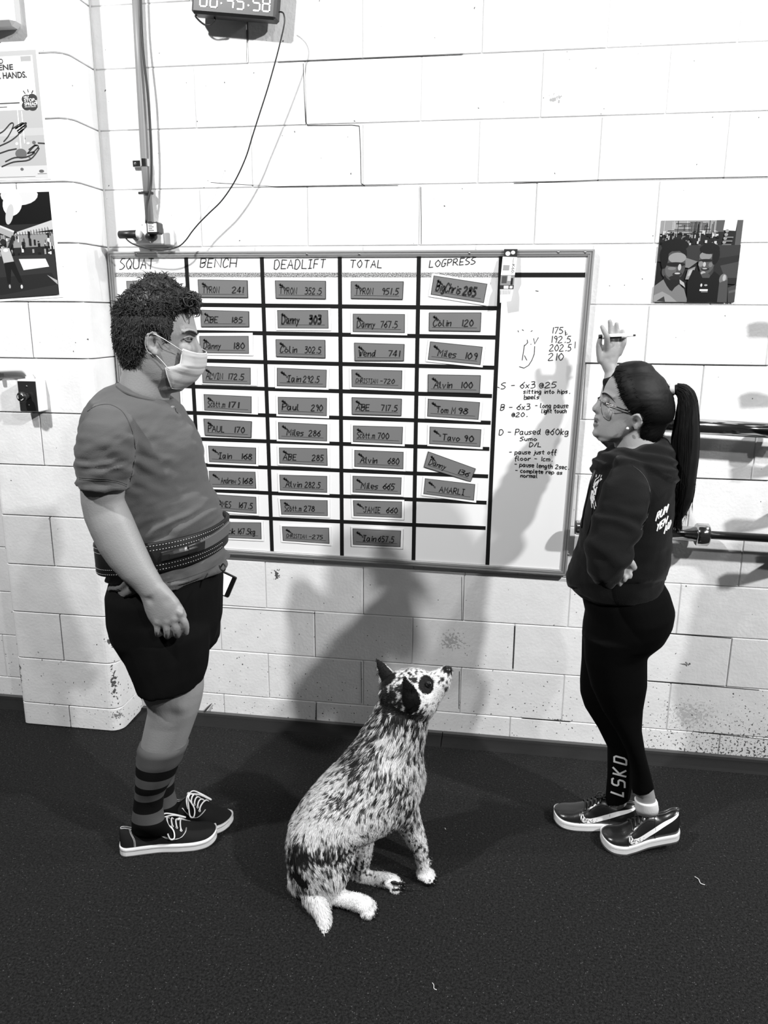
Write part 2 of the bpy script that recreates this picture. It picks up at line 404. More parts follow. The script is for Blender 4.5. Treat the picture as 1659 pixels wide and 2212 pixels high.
# ================================================================== SETTING
def blk(px, py, Y=0.0): return tuple(at(px, py, Y))
spots = [(blk(596, 1240), (0.024, .05, 0.034), 1), (blk(975, 1385), (0.07, .05, 0.06), 0.45), (blk(1198, 214), (0.03, .05, 0.02), 0.6),
         (tuple(at(238, 1385, -.2)), (0.03, .04, 0.04), 1), (tuple(at(243, 1475, -.2)), (0.016, .05, 0.11), 1), (tuple(at(42, 1455, -.2)), (0.012, .05, 0.09), 1),
         (tuple(at(255, 1550, -.2)), (0.05, .05, 0.03), .8), (blk(1490, 1545), (0.14, .05, 0.09), 0.28), (blk(1204, 1555), (0.035, .04, 0.006), 1.0), (blk(1480, 1435), (0.03, .04, 0.012), .9)]
M_BLOCK = wall_material(spots)
M_MORT = mat('mortar', 0.55, 0.9)
M_CRACK = mat('crack_fill', 0.02, 0.9)
wall = struct('wall_back')
def block_mesh(wd, ht, dp=0.05, b=0.0022):
    return MB().bbox((-wd/2, 0, -ht/2), (wd/2, dp, ht/2), b)
proto = {}
def place_block(par, cx, cy_, cz, wd, ht=0.2, name='block', dp=0.05, gap=0.0034):
    key = (round(wd, 3), round(ht, 3), dp)
    if key not in proto:
        o = block_mesh(wd-gap, ht-gap, dp).build(name, M_BLOCK); proto[key] = o.data; 
    else:
        o = bpy.data.objects.new(name, proto[key]); sc.collection.objects.link(o)
    o.location = (cx, cy_, cz); o.parent = par; return o
Z0 = 0.1
XL, XR = -2.5, 2.35
for i in range(0, 15):
    zc = 0.05 if i == 0 else Z0+0.2*(i-1)+0.1; ht = 0.1 if i == 0 else 0.2
    # joint phase: a-phase joints on X = 0.4 k, b-phase on 0.2 + 0.4 k
    ph = 0.0 if (i % 2 == 1) else 0.2
    x = ph-2.8
    while x < XR:
        x0, x1 = max(x, XL), min(x+0.4, XR)
        if x1-x0 > 0.03:
            o = place_block(wall, (x0+x1)/2, rnd.uniform(0, 0.0012), zc, x1-x0, ht)
            o.rotation_euler = (rnd.uniform(-.003, .003), 0, rnd.uniform(-.002, .002))
        x += 0.4
MB().box((XL, 0.0042, 0), (XR, 0.06, 2.92)).build('mortar_bed', M_MORT, wall)
# open cracks along a few joints (photograph: stepped crack upper centre, joints by the floor)
ck = MB()
def crack(pts, wdt=0.0022):
    wdt *= .62
    P = [at(x, y, -0.0002) for x, y in pts]
    for a, b in zip(P, P[1:]):
        t = b-a; l = np.linalg.norm(t); t = t/l; n_ = np.array([-t[2], 0, t[0]])*wdt*0.5; y = np.array([0, .003, 0])
        ck.add([a-n_, b-n_, b+n_, a+n_, a-n_+y, b-n_+y, b+n_+y, a+n_+y], [(0, 1, 2, 3), (0, 4, 5, 1), (3, 2, 6, 7)])
crack([(655, 137), (657, 200), (660, 262), (664, 271), (700, 271), (760, 270), (776, 272), (779, 330), (780, 396), (788, 401)], 0.003)
crack([(533, 64), (533, 100), (532, 134)], 0.002); crack([(909, 404), (910, 470), (910, 527)], 0.003)
crack([(1264, 785), (1400, 786), (1560, 789), (1659, 789)], 0.003); crack([(1500, 1032), (1560, 1034), (1659, 1038)], 0.0028)
crack([(1112, 1352), (1110, 1400), (1108, 1444)], 0.004); crack([(992, 1450), (991, 1530)], 0.003); crack([(1128, 1551), (1204, 1557), (1232, 1559)], 0.004)
crack([(1445, 1368), (1500, 1373), (1580, 1379)], 0.003); crack([(1400, 1471), (1520, 1481), (1640, 1491)], 0.0025); crack([(684, 1518), (682, 1556)], 0.003)
crack([(780, 1430), (781, 1519)], 0.003); crack([(455, 394), (600, 403), (860, 401)], 0.0015); crack([(600, 134), (770, 126), (1000, 117)], 0.0016); crack([(1110, 396), (1300, 388), (1659, 381)], 0.002)
crack([(997, 1246), (997, 1340)], 0.003); crack([(480, 1312), (640, 1322), (700, 1326)], 0.0018); crack([(1500, 1580), (1659, 1598)], 0.0022)
ck.build('crack', M_CRACK, wall)

# projecting pier, bullnose blocks
pier = struct('wall_pier', (-1.19, -0.1, 0))
PX0, PX1, PY = -1.402, -0.968, -0.2
def bull_block(x0, x1, z0, z1, round_right, round_left=False, r=0.048):
    g = 0.0018; prof = []
    def arc(cx, cyy, a0, a1, rr, n=7): return [(cx+rr*math.cos(math.radians(a0+(a1-a0)*k/n)), cyy+rr*math.sin(math.radians(a0+(a1-a0)*k/n))) for k in range(n+1)]
    a, b = x0+g, x1-(0 if round_right else g)
    if round_left: a = x0
    pr = []
    pr += arc(a+(0.02 if round_left else .002), PY+(0.02 if round_left else .002), 180, 270, (0.02 if round_left else .002), 4)
    pr += arc(b-r, PY+r, 270, 360, r) if round_right else arc(b-.002, PY+.002, 270, 360, .002, 3)
    pr += [(b, -0.001), (a, -0.001)]
    zs = [(z0+g, .002), (z0+g+.002, 0), (z1-g-.002, 0), (z1-g, .002)]
    cx, cyy = sum(p[0] for p in pr)/len(pr), sum(p[1] for p in pr)/len(pr)
    rings = []
    for z, ins in zs:
        rings.append([(p[0]+(ins if p[0] < cx else -ins), p[1]+(ins if p[1] < cyy else 0), z) for p in pr])
    return MB().rings(rings)
for i in range(0, 15):
    z0, z1 = (0, 0.1) if i == 0 else (Z0+0.2*(i-1), Z0+0.2*i)
    if i % 2 == 0:
        xm = -1.19
        bull_block(PX0, xm, z0, z1, False, True).build('block', M_BLOCK, pier, True); bull_block(xm, PX1, z0, z1, True).build('block', M_BLOCK, pier, True)
    else:
        bull_block(PX0, PX1, z0, z1, True, True).build('block', M_BLOCK, pier, True)
MB().box((PX0+.010, PY+.017, 0), (PX1-.017, 0, 2.9)).build('mortar_bed', M_MORT, pier)
for o in pier.children:
    if o.name.startswith('block'):
        o.data.polygons.foreach_set('use_smooth', [False]*len(o.data.polygons))
MB().box((PX1-.0015, -.006, 0), (PX1+.004, .0005, 2.9)).build('crack', M_MORT, pier)

fl = struct('floor')
MB().box((-3.2, -4.2, -0.05), (3.2, 0.05, 0)).build('rubber_floor', floor_material(), fl)
M_STRIP = mat('edge_strip', 0.011, 0.7, spec=.2, bump=0.6, bscale=30, stretch=(1, 8, 8))
M_LEDGE = mat('edge_ledge', 0.06, 0.5, bump=0.5, bscale=60, stretch=(.4, 6, 6))
bb = struct('baseboard_back')
for x0, x1 in ((-2.5, PX0), (PX1+.005, 0.33), (0.333, XR)):
    prof = [(-0.001, 0), (-0.001, .014), (-.022, .014), (-.028, .009), (-.088, .006), (-.1, 0)]
    MB().rings([[(x0, y, z) for y, z in prof], [(x1, y, z) for y, z in prof]]).build('edge_strip', M_STRIP, bb)
    MB().box((x0, -.021, .0138), (x1, -.002, .0165)).build('ledge', M_LEDGE, bb)

# ================================================================== WHITEBOARD
M_BOARD = mat('board_white', 0.82, 0.22, spec=0.4, bump=0.03, bscale=20)
M_ALU = mat('aluminium_frame', 0.42, 0.4, metal=0.6, bump=0.25, bscale=40, stretch=(1, 1, 1))
M_TAPE = mat('dark_tape', 0.010, 0.4, spec=0.25, bump=0.15, bscale=90)
M_INK = mat('marker_ink', 0.012, 0.5)
M_SCREW = mat('screw_steel', 0.3, 0.35, metal=1)
YB = -0.018
BX0, BX1, BZ0, BZ1 = -0.962, 0.800, 0.715, 1.884
wb = thing('whiteboard', 'large aluminium-framed whiteboard ruled into columns with dark tape, on the block wall', 'whiteboard', (-0.08, 0, BZ0))
TLc, TRc, BRc, BLc = (BX0, BZ1), (BX1+.004, BZ1-.002), (BX1-.02, BZ0), (BX0+.006, BZ0+.02)
def bq(u, v, y):   # u right, v down over the whole board
    a = np.array(TLc)*(1-u)+np.array(TRc)*u; b = np.array(BLc)*(1-u)+np.array(BRc)*u; c = a*(1-v)+b*v; return np.array([c[0], y, c[1]])
m = MB(); fr = [bq(0, 0, YB), bq(1, 0, YB), bq(1, 1, YB), bq(0, 1, YB)]; bk = [p*[1, 0, 1]+[0, -.001, 0] for p in fr]
m.add(fr+bk, [(3, 2, 1, 0), (4, 5, 6, 7), (0, 1, 5, 4), (1, 2, 6, 5), (2, 3, 7, 6), (3, 0, 4, 7)]); m.build('writing_surface', M_BOARD, wb)
def frame_bar(a, b, nin, wdt=0.023):
    """bar from a to b (x,z), profile grows towards nin (unit, inwards); ribbed extrusion"""
    a, b, nin = np.array(a), np.array(b), np.array(nin); t = (b-a)/np.linalg.norm(b-a)
    prof = [(0, 0), (0, -.024), (.003, -.026), (.007, -.026), (.008, -.023), (.010, -.023), (.011, -.026), (.015, -.026), (.016, -.0235), (.018, -.0235), (.019, -.025), (.021, -.024), (wdt, -.020), (wdt, 0)]
    r = []
    for e, s_ in ((a, 1), (b, -1)):
        r.append([(lambda c: (c[0], y-.0005, c[1]))(e+nin*w_+t*s_*w_) for w_, y in prof])
    return MB().rings(r)
frame_bar(TLc, TRc, (0, -1)).build('frame_rail', M_ALU, wb); frame_bar(TRc, BRc, (-1, 0)).build('frame_rail', M_ALU, wb)
frame_bar(BRc, BLc, (0, 1)).build('frame_rail', M_ALU, wb); frame_bar(BLc, TLc, (1, 0)).build('frame_rail', M_ALU, wb)
for px, py in ((293, 549), (663, 549), (776, 549), (1014, 547), (1206, 545), (1264, 545), (1228, 1198)):
    P = at(px, py, -.026); MB().ball(P, (.0045, .0025, .0045), 10, 6).build('screw', M_SCREW, wb, True)
def tape(px0, py0, px1, py1, wd=0.0145, y=YB-.0006, m_=None):
    a, b = at(px0, py0, YB), at(px1, py1, YB); t = (b-a); t /= np.linalg.norm(t); n_ = np.array([-t[2], 0, t[0]])*wd/2
    q = [a-n_, b-n_, b+n_, a+n_]; mb = MB(); lo = [p*[1, 0, 1]+[0, YB+.0002, 0] for p in q]; hi = [p*[1, 0, 1]+[0, y, 0] for p in q]
    mb.add(hi+lo, [(0, 1, 2, 3), (0, 4, 5, 1), (1, 5, 6, 2), (2, 6, 7, 3), (3, 7, 4, 0)]); mb.build('tape_line', m_ or M_TAPE, wb)
M_GLINT = mat('shiny_tape', 0.06, 0.3, vcol=False, spec=0.9, bump=1.0, bscale=420)
m_, N_, L_, b_ = node_mat('tape_painted_glint'); geo_ = N_.new('ShaderNodeNewGeometry'); n_ = N_.new('ShaderNodeTexNoise'); n_.inputs['Scale'].default_value = 380
L_.new(geo_.outputs['Position'], n_.inputs['Vector']); L_.new(ramp(N_, L_, n_.outputs['Fac'], .44, .56, .03, .55), b_.inputs['Base Color']); M_GLINT = m_  # grey glints of the lit header tape, put into its base colour
tape(246, 593.5, 1076, 594, m_=M_GLINT, wd=.016); tape(1112, 594, 1264, 594, wd=.016)
for a in ((250, 656.5, 1073, 665.7), (254, 714, 1070, 729), (258, 774.5, 1067, 794.3), (262, 830, 1063, 855.5), (270, 887, 1060, 913.3), (280, 943, 1057, 969.8), (285, 998, 1054.5, 1029), (290, 1052, 1051, 1086), (295, 1107, 1049, 1140.7)):
    tape(*a)
for a in ((402, 556, 438, 1192), (565.6, 556, 588, 1197), (734, 555, 739, 1205), (905, 555, 893, 1213), (1082.5, 555, 1052.5, 1222)):
    tape(*a, y=YB-.0009)
def pmap(Y): return lambda p: at(p[0], p[1], Y)
YI = YB-.0011
def board_text(txt, x, y, hpx, wpx, slope=0.0, hw=0.9, name='handwriting', seed=0, jit=0.35):
    mb = MB(); sg, tw = strokes(txt, jit, seed); ux = wpx/tw; k = hpx/10
    ink(mb, sg, lambda q: at(x+q[0]*ux, y-q[1]*k+slope*q[0]*ux, YI), 0.001) if False else None
    for pl in sg:
        P = [(x+q[0]*ux, y-q[1]*k+slope*q[0]*ux) for q in pl]; ink(mb, [P], lambda q: at(q[0], q[1], YI), hw)
    return mb.build(name, M_INK, wb)
board_text('SQUAT', 258, 581, 22, 72, 0, 0.9); board_text('BENCH', 432, 577, 18, 77, 0, .9, seed=2)
board_text('DEADLIFT', 592, 581, 19, 110, -.02, .9, seed=3); board_text('TOTAL', 756, 578, 16, 68, 0, .9, seed=4); board_text('LOGPRESS', 927, 577, 14, 99, -.07, .9, seed=5)
for t, x, y, h, wd, sl in (('175', 1191, 720, 13, 24, 0), ('192.5', 1189, 740, 14, 43, 0), ('202.5', 1187, 758, 14, 46, 0), ("210", 1184, 778, 15, 32, 0),
        ('S - 6x3', 1082, 840, 13, 73, -.03), ('@25', 1164, 838, 12, 36, -.03), ('sitting into hips.', 1131, 850, 9, 100, 0), ('heels', 1132, 862, 9, 32, 0),
        ('B - 6x3', 1081, 886, 12, 63, -.02), ('- long pause', 1156, 881, 10, 71, 0), ('light touch', 1170, 892, 9, 53, 0), ('@20.', 1105, 900, 9, 34, 0),
        ('D - Paused', 1078, 940, 12, 89, -.02), ('@60kg', 1178, 939, 13, 48, 0), ('Sumo', 1123, 952, 8, 36, 0), ('D/L', 1143, 965, 9, 25, 0),
        ('- pause just off', 1100, 981, 9, 101, 0), ('floor - 1cm.', 1111, 994, 9, 82, .03), ('- pause length 2sec.', 1111, 1007, 9, 118, .06), ('- complete rep as', 1113, 1020, 8, 101, .05), ('normal', 1124, 1031, 8, 36, .03)):
    board_text(t, x, y, h, wd, sl, 0.8, seed=int(x), jit=.25)
mb = MB()
for pl in ([(1223, 718), (1221, 724), (1226, 721)], [(1221, 714), (1222, 724)], [(1243, 738), (1242, 752)], [(1133, 745), (1130, 765), (1128, 778)], [(1133, 768), (1138, 778)], [(1155, 748), (1154, 765), (1149, 778), (1142, 789), (1132, 795), (1122, 792)],
           [(1139, 734), (1140, 740), (1134, 746)], [(1153, 731), (1155, 743), (1163, 729)], [(1147, 744), (1147, 743)], [(1119, 714), (1120, 717)], [(1150, 714), (1147, 716)], [(1128, 712), (1131, 714)], [(1132, 863), (1146, 861)], [(1157, 628), (1163, 629)], [(1075, 836), (1079, 838)]):
    ink(mb, [pl], lambda q: at(q[0], q[1], YI), 0.7)
tag(mb.build('sketch', M_INK, wb), kind='stuff')

# name cards
M_CARD = mat('card_grey', 0.17, 0.35, spec=0.5, bump=0.08, bscale=25)
M_CBACK = mat('card_white', 0.85, 0.5); M_EDGE = mat('card_edge', 0.015, 0.5)
CARDS = [
 ('squat', [('TYRON', '325', (273.6, 607.5), (376.5, 608), (276, 642), (378, 643), 1, 'topmost in the squat column, half hidden by hair'), ('', ' ', (300, 842), (388, 846), (302, 876), (390, 879), 1, 'squat column, mostly hidden by the man')]),
 ('bench', [('TYRON', '241', (428.2, 604.3), (533.8, 606.2), (430.3, 642), (535, 642.8), 0, ''), ('ABE', '185', (433.5, 669.9), (537, 673), (435.4, 705.7), (537.5, 705.7), 0, ''), ('Danny', '180', (431.4, 726.4), (536.2, 726.4), (433, 762), (537, 763.5), 2, ''),
  ('ALVIN', '172.5', (436.4, 791), (540.7, 795), (438.6, 827), (541, 830.3), 3, ''), ('Scott.m', '171', (440.7, 852), (542.8, 856.9), (442.3, 886), (542.8, 892), 3, ''), ('PAUL', '170', (440.5, 905), (543, 910.8), (443.4, 940), (542, 945), 0, ''),
  ('Iain', '168', (450.7, 963.3), (552.4, 967.8), (452.8, 997.3), (552.4, 1002), 1, ''), ('Andrew S', '168', (452, 1017.8), (551, 1019.8), (453.6, 1051.8), (552.8, 1054.7), 1, ''), ('JAMES', '167.5', (459, 1068), (552.8, 1074), (459.7, 1101.8), (553.6, 1108.8), 1, ''),
  ('Nick', '167.5kg', (466, 1128), (563.4, 1129.3), (467, 1160), (564.3, 1164), 1, '')]),
 ('deadlift', [('TYRON', '352.5', (595, 606.5), (703, 607.5), (596.5, 644), (703, 645.6), 0, ''), ('Danny', '303', (599.7, 670.6), (708, 670.6), (601, 708.4), (709, 709), 1, ''), ('Colin', '302.5', (596.5, 733.5), (701.6, 735), (597.4, 770), (702, 773), 0, ''),
  ('Iain', '292.5', (599, 795.3), (705, 799.5), (599, 833.4), (704, 836.6), 1, ''), ('Paul', '290', (601, 858), (705.5, 860.4), (601.7, 894), (705, 898), 1, ''), ('Miles', '286', (601.6, 912.5), (706, 917.4), (602.4, 948), (705.7, 952.6), 1, ''),
  ('ABE', '285', (603.6, 967.4), (706, 969.4), (604.4, 1000.6), (707, 1005.5), 1, ''), ('Alvin', '282.5', (604.4, 1026), (706, 1028.9), (605.7, 1058.8), (706, 1063.7), 1, ''), ('Scott.m', '278', (605.7, 1079.3), (706.9, 1081.3), (608.5, 1110.8), (707.3, 1114), 1, ''),
  ('CHRISTIAN', '-275', (610, 1137.5), (710, 1140.7), (611.8, 1167.4), (711, 1174), 1, '')]),
 ('total', [('TYRON', '951.5', (759, 608), (871, 608.5), (759, 644.6), (869, 646.5), 0, ''), ('Danny', '767.5', (763, 678.4), (873.8, 679.4), (763, 716.5), (873.5, 718.8), 1, ''), ('Wend', '741', (766, 741), (872.8, 744), (766.7, 779), (871.5, 779.3), 0, ' with a rubbed-out smear'),
  ('CHRISTIAN', '-720', (760, 798.9), (868.3, 801), (760.5, 835.3), (867.3, 839.6), 1, ''), ('ABE', '717.5', (760.8, 858.8), (867, 862), (761, 894.6), (866, 897.8), 0, ''), ('Scott.m', '700', (763.4, 919.8), (869.6, 922.7), (763.4, 954), (868.4, 958.8), 1, ''),
  ('Alvin', '680', (766.3, 972.7), (871, 976.8), (766.3, 1007.5), (870.4, 1012.9), 1, ''), ('Miles', '665', (762.6, 1028.4), (866.7, 1032), (762.6, 1062.9), (865.5, 1067.8), 1, ''), ('JAMIE', '660', (763.4, 1081.3), (867.5, 1084), (764.7, 1114), (867, 1118), 1, ''),
  ('Iain', '657.5', (762.6, 1142), (865.5, 1146.9), (763.4, 1176), (864.3, 1181), 1, '')]),
 ('log press', [('BigChris', '285', (937.6, 596), (1051.9, 613.7), (931.4, 635.8), (1044.4, 653.7), 1, ' tilted clockwise'), ('Colin', '120', (927.8, 675.8), (1038.8, 675.8), (927.2, 714), (1037, 715.5), 0, ''), ('Miles', '109', (929.8, 738.3), (1041.8, 749.7), (925.2, 776.4), (1037, 787.8), 1, ''),
  ('Alvin', '100', (925.2, 809.3), (1037.5, 811.3), (924.6, 846.7), (1035.6, 849.3), 0, ''), ('Tom M', '98', (925, 862), (1036, 869.5), (923.7, 899), (1032.7, 906), 1, ''), ('Tavo', '90', (929, 922.3), (1038.9, 928), (928, 958.4), (1036.8, 965), 1, ''),
  ('Danny', '136', (925.3, 976), (1026.6, 1012.5), (916.3, 1008.8), (1016, 1040.3), 0, ' strongly tilted'), ('AMARLI', '', (918.8, 1033.8), (1025.7, 1046.5), (915.5, 1066.6), (1022.9, 1080.5), 1, '')]),
]
for ci, (col, cards) in enumerate(CARDS):
    for k, (nm, num, TL, TR, BL, BR, back, extra) in enumerate(cards):
        Yc = YB-.0022
        q = [at(*p, Yc) for p in (TL, TR, BL, BR)]; cx = sum(q)/4
        num_l = num.replace('kg', ' kg').lstrip('-')
        if not num: lab = 'grey card without a number, last in the log press column'
        elif extra.startswith(('topmost', 'squat')): lab = 'grey name card '+extra
        else:
            nth = ['top', 'second', 'third', 'fourth', 'fifth', 'sixth', 'seventh', 'eighth', 'ninth', 'bottom'][k]
            lab = f'grey card reading {num_l}, {nth} {"one" if nth in ("top", "bottom") else "from top"} of the {col} column{extra}'
        t = thing('name_card', lab, 'card', (cx[0], YB-.001, min(q[2][2], q[3][2])), 'grey name cards on the whiteboard')
        f = quad_map(*q)
        def slab(u0, v0, u1, v1, y0, y1, c=None):
            c4 = [f(p) for p in ((u0, v0), (u1, v0), (u1, v1), (u0, v1))]; A = [p*[1, 0, 1]+[0, y0, 0] for p in c4]; B = [p*[1, 0, 1]+[0, y1, 0] for p in c4]
            return MB().add(A+B, [(3, 2, 1, 0), (0, 1, 5, 4), (1, 2, 6, 5), (2, 3, 7, 6), (3, 0, 4, 7)], c)
        if back:
            o_ = {1: (-.045, -.12, 1.055, 1.14), 2: (-.02, -.2, 1.09, 1.13), 3: (-.03, -.05, 1.14, 1.08)}[back]
            slab(*o_, YB-.0026, YB-.0009).build('backing', M_CBACK, t)
        slab(-.008, -.02, 1.008, 1.02, YB-.0029, YB-.0009).build('border', M_EDGE, t)
        slab(.004, .012, .996, .985, YB-.0033, YB-.001).build('face', M_CARD, t)
        fy = lambda p, f=f: f(p)*[1, 0, 1]+[0, YB-.0036, 0]
        mb = MB(); r = random.Random(ci*20+k)
        # everything drawn in card pixels (about 105 x 36)
        fp = lambda p, fy=fy: fy((p[0]/105.0, p[1]/36.0))
        ink(mb, [[(6, 29.5), (98, 29.5)]], fp, 0.4)
        big = 1.25 if (nm, num) in (('Danny', '303'), ('BigChris', '285')) else 1.0
        lw = {'CHRISTIAN': 46, 'Andrew S': 44, 'Scott.m': 38, 'AMARLI': 52, 'BigChris': 48, 'Iain': 28, 'ABE': 28, 'Tom M': 38}.get(nm, 36)
        sx = {'Iain': 22, 'AMARLI': 32, 'Miles': 18, 'Alvin': 12, 'Andrew S': 26, 'Tom M': 18, 'Tavo': 26, 'JAMIE': 22}.get(nm, 8)
        lh = 9 if nm == 'CHRISTIAN' else 13
        write(mb, nm, fp, sx, 27, lh*big, 1, hw=0.85*big, seed=ci*9+k, fit=lw)
        if num:
            nw = {3: 24, 2: 20, 5: 34, 4: 30}.get(len(num), 40); nx = min(98-nw, sx+lw+6) if nm in ('BigChris', 'CHRISTIAN', 'Andrew S', 'Scott.m', 'Tom M') else 96-nw-(6 if k % 2 else 0)
            write(mb, num, fp, nx, 26.5, (9 if nm == 'CHRISTIAN' else 12.5)*big, 1, hw=(1.5 if big > 1 else 0.95), seed=ci+k, fit=nw)
        mb.build('handwriting', M_INK, t)
        ic = MB()
        for (bx, by, bw, bh) in ((8, 6, 5, 3.4), (12, 8, 5, 3.6), (16, 11, 4, 3), (10, 5, 2, 6), (14, 7, 1.6, 7), (19, 14, 5, 1.2), (20, 17, 4, 1.2)):
            a = [(bx, by), (bx+bw, by+bw*.45), (bx+bw-1, by+bh+bw*.45), (bx-1, by+bh)]; ic.add([fp(p)-[0, .00005, 0] for p in a], [(3, 2, 1, 0)])
        ic.build('emblem', M_INK, t)

# ================================================================== THINGS ON THE WALL
M_BLK = mat('black_plastic', 0.012, 0.4); M_WHT = mat('white_plastic', 0.78, 0.35, spec=0.5)
M_PIPE = mat('grey_pipe', 0.20, 0.45); M_CHR = mat('chrome', 0.55, 0.12, metal=1); M_DST = mat('black_steel', 0.02, 0.3, spec=0.7)
M_CORD = mat('black_cord', 0.008, 0.5); M_LIT = mat('lit_segment', 0.9, 0.4, emit=1.6); M_PAPER = mat('paper', 0.85, 0.55)
M_PRINT = mat('print', 0.5, 0.38, vcol=True, spec=0.4)

c = [at(288, -110, -.022), at(302, 150, -.022), at(313, 350, -.022), at(324, 484, -.022)]
t = thing('conduit_pipe', 'grey electrical conduit pipe running down the wall to the power outlet', 'pipe', c[3])
MB().tube(c, .0145, 20).build('pipe', M_PIPE, t, True)
P = at(313, 352, -.022); d = np.array([0, 0, .0125])
mb = MB().tube([P-d, P+d], .0168, 20); mb.bbox(P+[-.052, .008, -.012], P+[-.008, .021, .012], .002); mb.build('pipe_clamp', M_CHR, t)
MB().ball(P+[-.04, .006, 0], (.005, .003, .005), 8, 5).build('screw', M_SCREW, t)
P = at(318, 417, -.024); MB().tube([P-[0, 0, .003], P+[0, 0, .003]], .0225, 20).bbox(P+[-.032, -.006, -.004], P+[-.018, .002, .004], .001).build('cable_tie', M_CORD, t)
pts = [at(x, y, Y) for x, y, Y in ((298, -110, -.034), (303, -25, -.034), (306, 60, -.036), (310, 120, -.04), (319, 200, -.04), (324, 270, -.038), (327, 340, -.038), (326.5, 395, -.038), (323, 418, -.044), (317, 445, -.05), (316, 482, -.06))]
o = MB().tube(catmull(pts, 5), .0042, 8).build('power_cable', M_CORD, None, True); tag(o, 'thick black cable hugging the grey conduit pipe down to the outlet', 'cable')

# outlet with plugs
P0 = at(303, 528, -.04); P1 = at(346, 488, -.04)
t = thing('power_outlet', 'white surface-mounted power outlet box just above the whiteboard', 'outlet', (P0[0], 0, P0[2]))
MB().bbox((P0[0]-.03, -.042, P0[2]), (P1[0]+.005, -.0005, P1[2]+.002), .004).build('box', M_WHT, t)
MB().bbox((P1[0]+.006, -.03, P0[2]-.002), (P1[0]+.034, -.0005, P1[2]-.004), .003).build('junction_box', M_WHT, t)
c0 = at(288, 507, -.06)
MB().tube([at(297, 508, -.045), at(297, 508, -.085)], .021, 18).build('plug_collar', M_WHT, t, True)
t = thing('plug_adapter', 'black cylindrical plug adapter sticking out sideways from the outlet', 'adapter', at(276, 508, -.1))
a, b = at(257, 507, -.1), at(297, 506, -.1)
MB().tube([a, a+(b-a)*.03, b], [.011, .0135, .0145], 18).build('body', M_BLK, t, True); MB().tube([b, b+(b-a)*.15], [.0165, .012], 18).build('end_ring', M_WHT, t, True)
t = thing('power_brick', 'small black transformer plug with a printed label hanging on the outlet', 'plug', at(328, 504, -.07))
A = at(316, 505, -.105); B = at(341, 479, -.105)
MB().bbox((A[0], -.105, A[2]), (B[0], -.06, B[2]), .005).build('body', M_BLK, t)
MB().box((A[0]+.007, -.1056, A[2]+.006), (B[0]-.006, -.1049, B[2]-.005)).build('label_sticker', M_PAPER, t)
mb = MB()
for k in range(6):
    z = A[2]+.01+k*.0058; mb.box((A[0]+.010, -.1060, z), (A[0]+.010+.02*(1-.3*(k % 2)), -.1055, z+.0022))
mb.build('print_line', M_INK, t)
C = at(327, 511, -.066); MB().ball(C, (.022, .022, .017), 16, 10).build('plug', M_BLK, t, True)

pts = [at(x, y, Y) for x, y, Y in ((603, 26, -.075), (608, 26, -.085), (613, 31, -.1), (614, 52, -.105), (602, 105, -.1), (590, 150, -.095), (577, 195, -.09), (560, 248, -.085), (545, 295, -.08), (531, 340, -.075), (508, 390, -.072), (480, 432, -.07),
        (452, 460, -.07), (432, 480, -.07), (415, 500, -.072), (402, 518, -.075), (388, 531, -.08), (368, 538, -.085), (345, 540, -.09), (315, 536, -.095), (292, 529, -.1), (278, 521, -.1), (268, 510, -.1))]
o = MB().tube(catmull(pts, 6), .0025, 8).build('clock_cord', M_CORD, None, True); tag(o, 'thin black cord drooping in a long curve from timer clock to outlet', 'cord')

# timer clock
BL, BR = at(412, 27, -.085), at(594, 42, -.085); ux = (BR-BL); wd = np.linalg.norm(ux); ux = ux/wd; uz = np.array([-ux[2], 0, ux[0]]); hh = .135
t = thing('timer_clock', 'black digital gym timer with white glowing digits, high on the wall', 'clock', (BL+BR)/2+uz*.0)
def cl(u, v, y): return BL+ux*u+uz*v+np.array([0, y, 0])
mb = MB().bbox((0, 0, 0), (wd, .055, hh), .008); mb.v = [tuple(cl(x, z, y)) for x, y, z in mb.v]; mb.build('case', M_BLK, t)
mb = MB().bbox((wd*.3, .05, hh*.2), (wd*.7, .0845, hh*.8), .004); mb.v = [tuple(cl(x, z, y)) for x, y, z in mb.v]; mb.build('wall_bracket', M_BLK, t)
SEG = {'0': 'abcdef', '4': 'fgbc', '5': 'afgcd', '8': 'abcdefg'}
seg = {'a': (0, 1, 1, 1), 'b': (1, 1, 1, .5), 'c': (1, .5, 1, 0), 'd': (0, 0, 1, 0), 'e': (0, 0, 0, .5), 'f': (0, .5, 0, 1), 'g': (0, .5, 1, .5)}
dw, dh, z0 = .021, .044, .021
xs = [.028, .060, None, .110, .142, None, .192, .222]
for ch, x in zip('00:45:58', xs):
    if ch == ':': continue
    k = (wd/.262); m_ = MB()
    for s_ in SEG[ch]:
        a = seg[s_]; p, q = cl((x+a[0]*dw)*k, z0+a[1]*dh, -.001), cl((x+a[2]*dw)*k, z0+a[3]*dh, -.001); e = (q-p)*.1
        m_.tube([p+e, q-e], .0024, 6)
    m_.build('digit', M_LIT, t)
for x in (.094, .178):
    mb = MB()
    for v in (.3, .75): mb.ball(cl(x*k, z0+dh*v, -.001), .0028, 8, 6)
    mb.build('colon', M_LIT, t)
pts = [cl(.02, .004, .03), at(422, 34, -.06), at(432, 46, -.055), at(444, 54, -.05), at(456, 53, -.05), at(464, 44, -.06), cl(.07, .004, .03)]
MB().tube(catmull(pts, 5), .003, 8).build('cord_loop', M_CORD, t, True)

